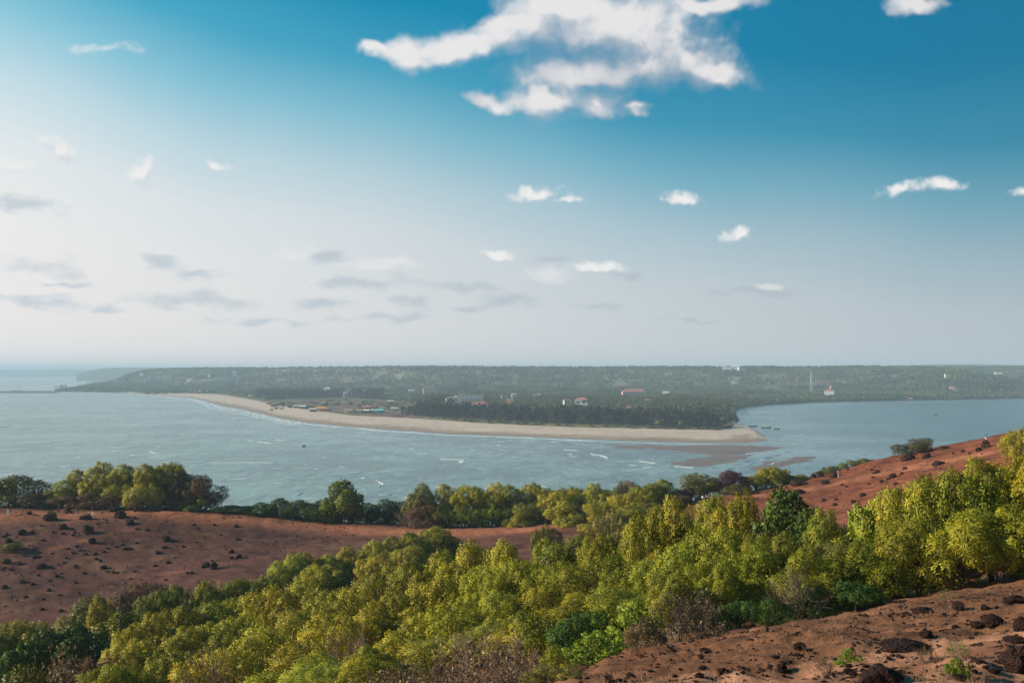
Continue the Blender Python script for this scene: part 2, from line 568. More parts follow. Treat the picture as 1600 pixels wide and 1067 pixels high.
path_main = trail([(0, 806), (120, 806), (230, 800), (300, 806), (380, 812), (457, 819), (560, 828), (640, 832), (720, 831), (800, 829), (900, 819)])
path_upper = trail([(1180, 775), (1240, 768), (1310, 755), (1400, 735), (1500, 717), (1600, 697)])
path_thin = trail([(0, 885), (60, 866), (130, 845), (200, 828), (260, 815)])
path_thin2 = trail([(220, 905), (330, 882), (430, 868), (500, 850)])
path_near = trail([(1050, 1066), (1200, 1062), (1290, 1046), (1400, 1030), (1500, 1004), (1600, 985)])
path_near2 = trail([(1430, 1066), (1520, 1052), (1600, 1030)])
dm = poly_dist(TX, TY, path_main)
du = poly_dist(TX, TY, path_upper)
dt = np.minimum(poly_dist(TX, TY, path_thin), poly_dist(TX, TY, path_thin2))
dn = np.minimum(poly_dist(TX, TY, path_near), poly_dist(TX, TY, path_near2))
nz1 = fbm(TX / 9, TY / 9, 4, 21)
nz2 = fbm(TX / 2.2, TY / 2.2, 4, 22)
nz3 = fbm(TX / 30, TY / 30, 3, 23)
c_left = np.array((.108, .046, .034)); c_right = np.array((.205, .066, .032)); c_near = np.array((.225, .102, .052))
c_path = np.array((.31, .118, .060)); c_sand = np.array((.40, .20, .115)); c_grass = np.array((.135, .078, .038))
wr = sstep(TX, 5, 60)[..., None]
nearw = (1 - sstep(RR, 40, 90))[..., None]
tc_ = c_left * (1 - wr) + c_right * wr
tc_ = tc_ * (1 - nearw) + c_near * nearw
gmask = (sstep(nz1 + .5 * nz2, .05, .45) * (.55 - .35 * wr[..., 0]))[..., None]
tc_ = tc_ * (1 - gmask) + c_grass * gmask
pm = np.maximum(1 - sstep(dm + nz2 * 3, 1.0, 9.0), 1 - sstep(du + nz2 * 2, 1.5, 5.0))
pm = np.maximum(pm, .45 * (1 - sstep(dt + nz2 * .5, .2, 1.1)))[..., None]
tc_ = tc_ * (1 - pm) + c_path * pm
sm = ((1 - sstep(dn + nz2 * .6, .3, 1.7)) * .95)[..., None]
tc_ = tc_ * (1 - sm) + c_sand * sm
tc_ = tc_ * (1 + .75 * nz2 + .35 * nz3 + .5 * fbm(TX / .9, TY / .9, 3, 24))[..., None]
tc_ = np.clip(tc_, .01, .6)
gm_, gt = new_mat('red_laterite_soil')
ga = gt.n('ShaderNodeAttribute', attribute_name='soil')
gtc = gt.n('ShaderNodeTexCoord')
gn = gt.n('ShaderNodeTexNoise', {'Vector': gtc.outputs['Object'], 'Scale': 2.6, 'Detail': 8.0, 'Roughness': .7})
gn2 = gt.n('ShaderNodeTexNoise', {'Vector': gtc.outputs['Object'], 'Scale': .7, 'Detail': 6.0, 'Roughness': .65})
gs = gt.m('MULTIPLY', gt.m('ADD', .35, gt.m('MULTIPLY', gn.outputs[0], 1.3)), gt.m('ADD', .5, gn2.outputs[0]))
gc = gt.n('ShaderNodeVectorMath', {0: ga.outputs['Color'], 'Scale': gs}, operation='SCALE').outputs[0]
gb = gt.n('ShaderNodeBump', {'Height': gt.m('ADD', gn.outputs[0], gn2.outputs[0]), 'Strength': .55, 'Distance': .25})
gp = gt.n('ShaderNodeBsdfPrincipled', {'Base Color': gc, 'Roughness': .95, 'Specular IOR Level': .1, 'Normal': gb.outputs[0]})
finish(gm_, gt, gp.outputs[0])
nr_, nc_ = RR.shape
tme = mesh_np('headland', np.stack([TX, TY, TZ], -1).reshape(-1, 3), grid_faces(nr_, nc_, True)[:, ::-1], None, gm_, {'soil': tc_.reshape(-1, 3)}, smooth=True)
tag(link('hill', tme), 'bare red laterite headland sloping down to the sea', kind='structure')

# ------------------------------------------------------------------ coast, in world metres
WATER = [(70, 612), (150, 612.5), (200, 614), (250, 618), (300, 622), (325, 629), (345, 635), (380, 641), (420, 650), (445, 656), (480, 661), (530, 666), (600, 672), (700, 678.5), (800, 682),
         (900, 686), (1000, 690), (1100, 692.5), (1160, 693), (1190, 690), (1204, 686.5)]
VEG = [(70, 611.3), (150, 611.6), (200, 612), (280, 614), (340, 616), (400, 626), (425, 632), (480, 640), (550, 649), (620, 652.5), (650, 654), (750, 661), (850, 666), (950, 669), (1050, 671), (1120, 672), (1140, 668), (1150, 661), (1170, 664), (1190, 675), (1204, 686)]
RIVER = [(1195, 679), (1186, 669), (1165, 662.5), (1152, 659.5), (1158, 648), (1157, 640), (1180, 635.5), (1215, 632), (1270, 629), (1340, 627.2), (1400, 626), (1500, 624.5), (1600, 622.5), (1760, 620)]
wp = [on_level(*q) for q in WATER]
rp = [on_level(*q) for q in RIVER]
land_poly = [(p.x, p.y) for p in wp + rp] + [(9000, 2600), (9000, 14000), (-3600, 14000), (-3100, 9000), (-2450, 5800), (-1850, 4300), (-1560, 3500), (-1475, 3200)]


def poly_inside(x, y, pts):
    ins = np.zeros(x.shape, bool)
    n = len(pts)
    for i in range(n):
        x0, y0 = pts[i]; x1, y1 = pts[(i + 1) % n]
        c = ((y0 > y) != (y1 > y)) & (x < (x1 - x0) * (y - y0) / (y1 - y0 + 1e-12) + x0)
        ins ^= c
    return ins


def sdf(x, y):
    d = poly_dist(x, y, land_poly + [land_poly[0]])
    return np.where(poly_inside(x, y, land_poly), d, -d)


CREST = np.array([  # px, crest py (ground), crest distance, foot distance
    (-300, 604, 3300, 3150), (60, 604, 3400, 3150), (100, 599, 3550, 3200), (150, 590, 3900, 3250), (200, 579.5, 4300, 3300), (300, 575.5, 4000, 3100), (500, 575.2, 3700, 2750), (630, 574.0, 3650, 2700),
    (800, 575.0, 3600, 2650), (1000, 575.5, 3600, 2600), (1140, 575.5, 3500, 2600), (1300, 575.2, 3600, 2500), (1450, 574.6, 3800, 2450), (1600, 574.2, 3900, 2400), (1900, 574, 3900, 2400)])


def far_z(x, y, px=None):
    if px is None:
        px = 800 + F * x / y
    cpy = np.interp(px, CREST[:, 0], CREST[:, 1]); cy = np.interp(px, CREST[:, 0], CREST[:, 2]); fy = np.interp(px, CREST[:, 0], CREST[:, 3])
    wob = fbm(x / 500, y / 500, 3, 41)
    cpy = cpy - .9 * fbm(px / 70, px * 0 + 2, 4, 44) * np.clip((px - 100) / 200, 0, 1)
    cz = CAM_H - (cpy - 579) / F * cy
    t = (y - fy + wob * 260) / (cy - fy)
    hill = sstep(t, 0, 1.0) * (cz - 6) * (1 + .0 * t)
    beyond = np.clip((y - cy) / 3000, 0, 1)
    hill = hill * (1 - .35 * beyond)
    gully = fbm(x / 240, y / 420, 4, 43) * 30 * np.clip(np.sin(np.clip(t, 0, 1) * math.pi), 0, 1)
    # nearer hill on the right bank
    k = P(1485, 585, 2750)
    bump = (k.z - 6) * np.exp(-((x - k.x) / 210) ** 2 - ((y - 2760) / 240) ** 2)
    d = sdf(x, y)
    coast = np.where(d > 0, np.minimum(d * .05, 3.5) + np.clip((d - 60) / 600, 0, 1) * 2.5, np.maximum(d * .12, -3))
    inland = sstep(d, 40, 260)
    return coast + (hill + gully) * inland + np.maximum(bump - hill * .4, 0) * inland + fbm(x / 60, y / 60, 3, 47) * 1.2 * sstep(d, 30, 120)


cols = np.arange(-320, 1930, 4.0)
rows = np.concatenate([np.geomspace(820, 2400, 150), np.geomspace(2420, 4600, 130), np.geomspace(4700, 12500, 30)])
FY, FPX = np.meshgrid(rows, cols, indexing='ij')
FX = (FPX - 800) / F * FY
FZ = far_z(FX, FY, FPX)
FD = sdf(FX, FY)
beach_poly = [(p.x, p.y) for p in wp] + [tuple(on_level(px, py, 2.0)[:2]) for px, py in VEG[::-1]]
in_beach = poly_inside(FX, FY, beach_poly)
FZ = np.where(in_beach, -1.0, FZ)
_, FPY = to_px(FX, FY, FZ)
c_soil = np.array((.20, .125, .085)); c_green = np.array((.055, .07, .03)); c_dry = np.array((.22, .185, .11)); c_sandf = np.array((.46, .36, .28))
n1 = fbm(FX / 130, FY / 220, 4, 51)[..., None]; n2 = fbm(FX / 45, FY / 80, 4, 52)[..., None]; n3 = fbm(FX / 22, FY / 22, 4, 53)[..., None]
hillw = sstep(FZ, 10, 30)[..., None]
fc = c_green * (1 - hillw) + (c_green * .9 + c_dry * .35) * hillw
k_ = sstep(n2 + .4 * n1, .12, .5)
fc = fc * (1 - k_ * hillw * .8) + c_dry * k_ * hillw * .8
k_ = sstep(n1 - .5 * n2, .3, .5) * hillw
fc = fc * (1 - k_ * .7) + np.array((.24, .14, .11)) * k_ * .7
# strip between the beach and the trees, the open dune with the shacks
veg_w = np.array([tuple(on_level(px, py, 2.2)) for px, py in VEG])
dv = np.full(FX.shape, 1e9)
for a_, b_ in zip(veg_w[:-1], veg_w[1:]):
    pass
dv = poly_dist(FX, FY, [tuple(v[:2]) for v in veg_w])
strip = (1 - sstep(dv + n3[..., 0] * 14, 18, 48))[..., None]
fc = fc * (1 - strip) + (np.array((.13, .115, .05)) + .25 * (c_soil - .05) * sstep(n3, -.1, .3)) * strip
DUNE = [(395, 626), (455, 623), (540, 621), (640, 627), (652, 640), (640, 660), (560, 660), (470, 650), (395, 636)]
dune = poly_inside(FPX, FPY, DUNE) & (FZ < 9)
dn_ = (dune * 1.0)[..., None]
fc = fc * (1 - dn_) + (c_soil * .8 * (1 + .9 * n3) * (1 - .7 * sstep(n2, -.1, .2)) + np.array((.07, .08, .03)) * sstep(n2, -.1, .2)) * dn_
shore = (1 - sstep(FD, 0, 9))[..., None]
fc = fc * (1 - shore) + np.array((.11, .085, .065)) * shore
fc = np.clip(fc * (1 + .4 * n3), .01, .6)
fm, ft = new_mat('far_land_soil')
fa = ft.n('ShaderNodeAttribute', attribute_name='soil')
fp = ft.n('ShaderNodeBsdfPrincipled', {'Base Color': fa.outputs['Color'], 'Roughness': .95, 'Specular IOR Level': .1})
finish(fm, ft, fp.outputs[0])
keep = (FD > -60)
fq = grid_faces(*FX.shape)
kk = keep.ravel()
fq = fq[kk[fq].any(1)]
fme = mesh_np('far_shore', np.stack([FX, FY, FZ - .35], -1).reshape(-1, 3), fq, None, fm, {'soil': fc.reshape(-1, 3)}, smooth=True)
tag(link('far_land', fme), 'low wooded far shore rising to a flat topped ridge', kind='structure')

# beach ribbon
bx = np.concatenate([np.arange(190, 1120, 2.0), np.arange(1120, 1204.5, 1.0)])
wpy = np.interp(bx, [q[0] for q in WATER], [q[1] for q in WATER]) + .5 * fbm(bx / 28, bx * 0, 3, 61)
vpy = np.interp(bx, [q[0] for q in VEG], [q[1] for q in VEG]) + .9 * fbm(bx / 16, bx * 0 + 3, 3, 62) * sstep(bx, 200, 420) * (1 - sstep(bx, 1100, 1150))
NA = 16
bv, bc = [], []
for px, a_, b_ in zip(bx, wpy, np.minimum(vpy, wpy - .15)):
    p0, p1 = on_level(px, a_), on_level(px, b_, 2.0)
    for k in range(NA):
        t = k / (NA - 1)
        q = p0.lerp(p1, t)
        q.z = -.25 + 2.6 * (1 - (1 - t) ** 1.6)
        kb = float(sstep(px, 1105, 1175))
        q.z = (1 - kb) * q.z + kb * (-.25 + (1.9 * math.sin(math.pi * min(t, .98)) ** .7 + .3 * t) * min(1, max(0, (1204 - px) / 22)))
        bv.append(q); bc.append(t)
bc = np.array(bc); bva = np.array([tuple(v) for v in bv])
bn = fbm(bva[:, 0] / 30, bva[:, 1] / 12, 4, 63)
wet = 1 - sstep(bc + bn * .18, .12, .42)
bcol = np.array((.56, .44, .335))[None] * (1 - wet[:, None]) + np.array((.30, .22, .155))[None] * wet[:, None]
bcol = bcol * (1 + .22 * bn + .12 * fbm(bva[:, 0] / 5, bva[:, 1] / 5, 2, 64))[:, None]
bm_, bt = new_mat('beach_sand')
ba = bt.n('ShaderNodeAttribute', attribute_name='soil')
bp_ = bt.n('ShaderNodeBsdfPrincipled', {'Base Color': ba.outputs['Color'], 'Roughness': .9, 'Specular IOR Level': .15})
finish(bm_, bt, bp_.outputs[0])
bme = mesh_np('beach', bva, grid_faces(len(bx), NA)[:, ::-1], None, bm_, {'soil': bcol}, smooth=True)
tag(link('beach', bme), 'long pale sandy beach and spit along the far shore', kind='structure')

# sandbars: low wet mounds in the river mouth
M_BAR = plain('wet_sand', (.205, .13, .09), .5, .5, .06)


def sandbar(pts, zmax, label, name='sandbar', seed=0):
    c = [on_level(*q) for q in pts]
    poly = [(p.x, p.y) for p in c]
    xs = [p[0] for p in poly]; ys = [p[1] for p in poly]
    gx = np.linspace(min(xs) - 4, max(xs) + 4, 110); gy = np.linspace(min(ys) - 4, max(ys) + 4, 60)
    Xg, Yg = np.meshgrid(gx, gy)
    d = poly_dist(Xg, Yg, poly + [poly[0]])
    d = np.where(poly_inside(Xg, Yg, poly), d, -d)
    d = d + fbm(Xg / 14, Yg / 10, 4, seed) * 9 - 1.5
    Zg = np.clip(d * .03, -.5, zmax) + fbm(Xg / 7, Yg / 5, 3, seed + 5) * .10
    f = grid_faces(*Xg.shape)
    ok = (d > -10).ravel()
    f = f[ok[f].any(1)]
    me = mesh_np(name, np.stack([Xg, Yg, Zg], -1).reshape(-1, 3), f, None, M_BAR, smooth=True)
    tag(link(name, me), label, kind='structure')


sandbar([(985, 691.5), (1040, 696), (1120, 694.5), (1180, 695.5), (1236, 699), (1225, 702), (1180, 706), (1155, 711), (1130, 720), (1100, 724.5), (1075, 721), (1110, 712), (1060, 705), (1010, 700)], .35, 'wide brown sandbar just off the beach spit', seed=71)
sandbar([(1160, 733), (1195, 722), (1240, 713), (1276, 713), (1272, 720), (1235, 729), (1190, 736)], .3, 'outer brown sandbar in the river mouth', seed=75)
sandbar([(1040, 722), (1090, 716), (1140, 712), (1180, 709), (1165, 716), (1140, 724), (1100, 729), (1060, 728)], .14, 'low wet flat between the two sandbars', seed=77)
sandbar([(940, 694), (1000, 696), (1040, 699), (1000, 702), (960, 699)], .12, 'thin sandbar at the sea side of the spit', seed=79)

# reef of dark rocks at the far left and the low sand behind it
M_REEF = plain('reef_rock', (.05, .042, .038), .9, .5, .1)
rv = []
rpx = np.arange(-60, 92, 1.5)
for i, px in enumerate(rpx):
    hgt = 1.2 + 4.2 * max(0, fbm(np.array([px / 9.0]), np.array([0.0]), 4, 81)[0]) + (3 if 18 < px < 34 else 0)
    for py, z in ((614.5, -.8), (613.4, hgt * .7), (612.2, hgt), (611.2, hgt * .4), (610.6, -.8)):
        q = on_level(px, py); rv.append((q.x, q.y, z * (1 if px < 80 else .4)))
me = mesh_np('reef', rv, grid_faces(len(rpx), 5)[:, ::-1], None, M_REEF)
tag(link('reef', me), 'dark rocky reef running out from the far headland', kind='structure')

# ------------------------------------------------------------------ sea
sang = np.concatenate([np.radians(np.linspace(-42, 42, 420)), np.radians(np.linspace(42, 318, 40)[1:-1])])
srad = np.geomspace(120, 19000, 330)
SR, SA = np.meshgrid(srad, sang, indexing='ij')
SX, SY = SR * np.sin(SA), SR * np.cos(SA)
sdv = sdf(SX, SY)
SPX = np.where(SY > 50, 800 + F * SX / np.maximum(SY, 50), -500)
river = sstep(SPX + fbm(SX / 200, SY / 200, 3, 91) * 160, 1060, 1300) * (SY > 0)
wave_shore = 1 - sstep(-sdv + fbm(SX / 60, SY / 60, 3, 92) * 40, 10, 230)
shal = np.clip(wave_shore * .75 + .5 * (1 - sstep(np.hypot(SX - 165, SY - 800) + 90 * fbm(SX / 80, SY / 80, 3, 93), 120, 330)), 0, 1)
sm_, st = new_mat('sea_water')
a_sh = st.n('ShaderNodeAttribute', attribute_name='shallow').outputs['Fac']
a_rv = st.n('ShaderNodeAttribute', attribute_name='river').outputs['Fac']
stc = st.n('ShaderNodeTexCoord').outputs['Object']


def snoise(scale, stretch, detail=5.0, rough=.6, rot=0.0, dist=0.0):
    mp = st.n('ShaderNodeMapping', {0: stc, 'Scale': (scale, scale * stretch, scale), 'Rotation': (0, 0, R(rot))})
    return st.n('ShaderNodeTexNoise', {'Vector': mp.outputs[0], 'Scale': 1.0, 'Detail': detail, 'Roughness': rough, 'Distortion': dist}).outputs[0]


w_big = snoise(1 / 140, 1.0, 4.0, .55, 8)
w_mid = snoise(1 / 26, .55, 6.0, .62, 12, .6)
w_sml = snoise(1 / 7.0, .5, 5.0, .65, 10, .4)
w_cap = snoise(1 / 17, .75, 5.0, .62, 14, 1.0)
w_grp = snoise(1 / 120, 1.0, 3.0, .5)
calm = st.m('SUBTRACT', 1.0, st.m('MULTIPLY', a_rv, .93))
foam = st.m('MULTIPLY', st.smooth(st.m('ADD', w_cap, st.m('MULTIPLY', st.m('SUBTRACT', w_grp, .5), .28)), .64, .72), calm)
streak = st.m('MULTIPLY', st.m('MULTIPLY', st.smooth(w_mid, .55, .78), calm), .16)
deep = st.mix(a_rv, (.132, .228, .192), (.044, .112, .112))
wc = st.mix(a_sh, deep, (.20, .27, .25))
wc = st.mix(st.smooth(st.m('ADD', st.m('ADD', w_big, st.m('MULTIPLY', st.m('SUBTRACT', w_mid, .5), .8)), st.m('MULTIPLY', st.m('SUBTRACT', w_sml, .5), .9)), .28, .74), st.n('ShaderNodeVectorMath', {0: wc, 'Scale': .58}, operation='SCALE').outputs[0], st.n('ShaderNodeVectorMath', {0: wc, 'Scale': 1.32}, operation='SCALE').outputs[0])  # light and dark of the ripples put into the water colour
wc = st.mix(st.m('MAXIMUM', foam, streak), wc, (.66, .68, .68))
hgt = st.m('ADD', st.m('MULTIPLY', w_mid, 1.6), st.m('MULTIPLY', w_sml, .7))
sbump = st.n('ShaderNodeBump', {'Height': hgt, 'Strength': 1.0, 'Distance': st.m('ADD', .10, st.m('MULTIPLY', calm, 1.1))})
sp = st.n('ShaderNodeBsdfPrincipled', {'Base Color': wc, 'Roughness': st.m('ADD', .22, st.m('MULTIPLY', foam, .5)), 'IOR': 1.33, 'Normal': sbump.outputs[0]})
finish(sm_, st, sp.outputs[0])
sme = mesh_np('sea', np.stack([SX, SY, SX * 0], -1).reshape(-1, 3), grid_faces(*SX.shape, True)[:, ::-1], None, sm_, {'shallow': shal.ravel(), 'river': river.ravel()}, smooth=True)
tag(link('sea', sme), 'wind ruffled teal sea running into a calm river mouth', kind='structure')

# breaking waves: low white crests of foam lying on the water
M_FOAM = plain('foam', (.60, .62, .62), .7, .12, .2)


def foam_ribbon(pts, wid, seed, z=.25, gaps=.0, steps=6):
    """a ragged ridge of foam along points on the water; returns verts, faces"""
    P_ = [Vector(p) for p in pts]
    dens = []
    for a_, b_ in zip(P_[:-1], P_[1:]):
        n = max(2, int((b_ - a_).length / 3.0))
        dens += [a_.lerp(b_, i / n) for i in range(n)]
    dens.append(P_[-1])
    n = len(dens)
    s = np.arange(n) * 3.0
    wv = wid * (0.55 + 1.1 * fbm(s / 14 + seed * 3.1, s * 0, 4, seed))
    end = np.minimum(1, np.minimum(np.arange(n), np.arange(n)[::-1]) / max(2, n * .22))
    wv = np.clip(wv * end, 0.02, None)
    off = fbm(s / 22, s * 0 + 5, 3, seed + 3) * wid * 1.2
    V, Q = [], []
    for i, p in enumerate(dens):
        d = (dens[min(i + 1, n - 1)] - dens[max(i - 1, 0)]).normalized()
        nn = Vector((-d.y, d.x, 0))
        for k, (o_, zz) in enumerate(((-.5, -.05), (-.15, z), (.2, z * .8), (.5, -.05))):
            q = p + nn * (o_ * wv[i] + off[i])
            V.append((q.x, q.y, zz if wv[i] > .3 else -.2))
    Q = grid_faces(n, 4)
    return np.array(V), Q


fv, fq_, o_ = [], [], 0


def add_foam(pts, wid, seed, z=.25):
    global o_
    v, q = foam_ribbon(pts, wid, seed, z)
    fv.append(v); fq_.append(q + o_); o_ += len(v)


hero = [[(-20, 669), (8, 667), (22, 664)], [(0, 706), (18, 702)], [(330, 724), (420, 723), (462, 720)], [(560, 745), (582, 748), (598, 757), (590, 761)], [(590, 775), (615, 771)],
        [(690, 716), (722, 719), (716, 724)], [(605, 727), (636, 729)], [(555, 738), (572, 736)], [(340, 752), (398, 747)], [(345, 790), (380, 787)], [(700, 666 + 40), (712, 705)],
        [(920, 708), (935, 712), (948, 717)], [(1000, 720), (1022, 724)], [(1050, 728), (1090, 731)], [(400, 690), (426, 693)], [(230, 741), (252, 739)], [(270, 665), (296, 663)],
        [(165, 700), (212, 699)], [(235, 706), (250, 708)], [(500, 716), (520, 715)], [(638, 702), (654, 701)], [(420, 655 + 32), (448, 688)], [(770, 695), (783, 696)], [(460, 775), (480, 770)], [(520, 782), (545, 779)],
        [(1085, 718), (1120, 712), (1150, 712)], [(1130, 735), (1165, 728), (1190, 719), (1225, 709)], [(1160, 722), (1200, 714), (1240, 705)], [(1190, 730), (1215, 722), (1250, 714)], [(880, 702), (905, 704)]]
for i, h in enumerate(hero):
    pts = [on_level(*q) for q in h]
    add_foam(pts, 3.2 + 1.8 * (i % 3) if i < 25 else 2.6, 200 + i, .3)
for i, h in enumerate([[(0, 607), (40, 606), (78, 604)], [(22, 609), (60, 608.5), (80, 607)], [(35, 603), (80, 601)], [(10, 610.5), (74, 610)], [(50, 605.5), (84, 603)]]):
    add_foam([on_level(*q) for q in h], 42, 260 + i, .3)
# shore break along the beach
for j, (offy, w_, s0, s1) in enumerate(((.9, 7, 205, 1000), (2.4, 5, 215, 560), (4.2, 6, 250, 500), (6.5, 4, 300, 480), (1.6, 3.5, 540, 1160))):
    xs = np.arange(s0, s1, 9.0)
    pys = np.interp(xs, [q[0] for q in WATER], [q[1] for q in WATER])
    add_foam([on_level(x_, y_ + offy * (0.55 if x_ < 320 else 1.0)) for x_, y_ in zip(xs, pys)], w_, 300 + j, .22)
rs = np.random.default_rng(5)
for i in range(26):
    px, py = rs.uniform(0, 1120), 612 + 170 * rs.uniform(.02, 1) ** .8
    if py < np.interp(px, [q[0] for q in WATER], [q[1] for q in WATER]) + 4: continue
    L = rs.uniform(2.5, 8)
    c = on_level(px, py)
    a_ = rs.normal(.05, .25)
    add_foam([c - Vector((L * math.cos(a_), L * math.sin(a_) * .6, 0)), c, c + Vector((L * math.cos(a_ + .3), L * math.sin(a_ + .3) * .6, 0))], rs.uniform(1.0, 2.8), 400 + i, .2)
me = mesh_np('wave_foam', np.concatenate(fv), np.concatenate(fq_)[:, ::-1], None, M_FOAM, smooth=True)
tag(link('wave_foam', me), 'white foam of small breaking waves', kind='stuff')

# distant hazy coast
M_FARH = plain('distant_scrub', (.07, .085, .05), .95, .3, .01)


def ridge(name, prof, Y0, depth, label):
    xs = np.arange(prof[0][0], prof[-1][0] + .1, 6.0)
    top = np.interp(xs, [p[0] for p in prof], [p[1] for p in prof]) + .5 * fbm(xs / 40, xs * 0, 4, int(Y0))
    V = []
    for px, py in zip(xs, top):
        for k, (t, hh) in enumerate(((0, 0), (.25, .45), (.5, .8), (.8, 1), (1.2, .9), (2, .3))):
            Yd = Y0 + depth * t
            q = P(px, py, Y0 + depth * .8)
            x = (px - 800) / F * Yd
            V.append((x, Yd, -1 + (q.z + 1) * hh))
    me = mesh_np(name, V, grid_faces(len(xs), 6)[:, ::-1], None, M_FARH, smooth=True)
    tag(link(name, me), label, kind='structure')


ridge('hills', [(-250, 582), (-60, 578.5), (0, 577.5), (60, 578), (100, 576.5), (150, 577), (220, 577.5), (330, 585)], 10500, 1500, 'faint hazy hills on the horizon at the left')
ridge('hills', [(120, 584), (150, 577), (165, 574.8), (190, 574.5), (230, 574), (330, 575), (420, 586)], 6200, 900, 'blue hazy headland behind the wooded point')
ridge('hills', [(1250, 577), (1340, 573), (1420, 570.5), (1470, 568.5), (1540, 569), (1600, 571), (1700, 570), (1850, 574)], 6000, 1200, 'blue hazy hill rising behind the ridge at the right')

# ------------------------------------------------------------------ haze
hz_m, ht = new_mat('haze_air')
pv = ht.n('ShaderNodeVolumePrincipled', {'Color': (.60, .80, .96, 1), 'Density': 0.00015, 'Anisotropy': 0.0})
ho = ht.n('ShaderNodeOutputMaterial')
ht.link(pv.outputs[0], ho.inputs[1])
hb = MB().box(-19600, 19600, -19600, 19600, -16, 128)
tag(link('haze', hb.mesh('haze', hz_m)), 'thin pale sea haze', kind='stuff')


# ------------------------------------------------------------------ vegetation prototypes
def norm(a):
    return a / (np.linalg.norm(a, axis=-1, keepdims=True) + 1e-9)


def leaves_at(g, centers, radii, outs, nleaf, ll, lw, droop, spread=1.0, tone=None):
    """tufts of pointed leaves round each centre -> verts (4 per leaf), tone per vert"""
    n = len(centers) * nleaf
    C = np.repeat(centers, nleaf, 0); Rr = np.repeat(radii, nleaf)[:, None]; O = np.repeat(outs, nleaf, 0)
    d = norm(g.normal(size=(n, 3)) + O * .55 + np.array((0, 0, .25)))
    rr = g.uniform(.25, 1.0, (n, 1)) ** .6
    pos = C + d * Rr * rr * spread
    dr = norm(d * .6 + np.array((0, 0, -droop)) + g.normal(size=(n, 3)) * .5)
    side = norm(np.cross(dr, d + g.normal(size=(n, 3)) * .30))
    L = (ll * g.uniform(.65, 1.25, n))[:, None]; W_ = (lw * g.uniform(.7, 1.25, n))[:, None]
    nrm = np.cross(dr, side)
    sgn = np.where((nrm * d).sum(1, keepdims=True) < 0, -1.0, 1.0)
    side = side * sgn; nrm = nrm * sgn
    v = np.stack([pos, pos - dr * -L * .5 + side * -W_, pos + dr * L, pos + dr * L * .5 + side * W_], 1).reshape(-1, 3)
    soft = norm(norm(d + O * .35) * 1.0 + norm(nrm) * .45)
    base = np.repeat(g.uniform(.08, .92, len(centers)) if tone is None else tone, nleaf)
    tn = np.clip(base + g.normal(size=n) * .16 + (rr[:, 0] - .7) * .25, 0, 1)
    return v, np.repeat(tn, 4), np.repeat(soft, 4, 0)


def puff_points(g, lobes, npuff, pr, zmin, spacing=1.12):
    pts, outs = [], []
    tries = 0
    LC = np.array([l[0] for l in lobes]); LR = np.array([l[1] for l in lobes])
    wts = (LR.prod(1)) ** (2 / 3); wts /= wts.sum()
    while len(pts) < npuff and tries < npuff * 40:
        tries += 1
        i = g.choice(len(lobes), p=wts)
        d = norm(g.normal(size=3) + np.array((0, 0, .35)))
        p = LC[i] + d * LR[i] * g.uniform(.86, 1.04)
        if p[2] < zmin: continue
        q = np.linalg.norm((p - LC) / LR, axis=1)
        q[i] = 9
        if (q < .80).any(): continue
        if pts and (np.linalg.norm(np.array(pts) - p, axis=1) < pr * spacing).any(): continue
        pts.append(p); outs.append(norm(d / LR[i]))
    return np.array(pts), np.array(outs)


def limbs_mesh(g, name, targets, base_r, stems, mat, spread=.35):
    mb = MB()
    tg = list(targets)
    for s in range(stems):
        a = 2 * math.pi * s / stems + g.uniform(-.5, .5)
        b0 = Vector((math.cos(a) * spread * .4, math.sin(a) * spread * .4, -.5))
        sub = tg[s::stems]
        if not sub: continue
        cen = Vector(np.mean(sub, 0))
        fork = b0.lerp(cen, .45) + Vector((g.normal() * .15, g.normal() * .15, 0))
        r0 = base_r * g.uniform(.8, 1.1)
        mb.tube([b0, b0.lerp(fork, .5) + Vector((g.normal() * .1, g.normal() * .1, 0)), fork], [r0, r0 * .85, r0 * .7], 7)
        for t in sub:
            t = Vector(t)
            mid = fork.lerp(t, .5) + Vector((g.normal() * .2, g.normal() * .2, g.normal() * .12))
            mb.tube([fork, mid, t], [r0 * .6, r0 * .4, r0 * .12], 5)
    return mb.mesh(name, mat, smooth=True)


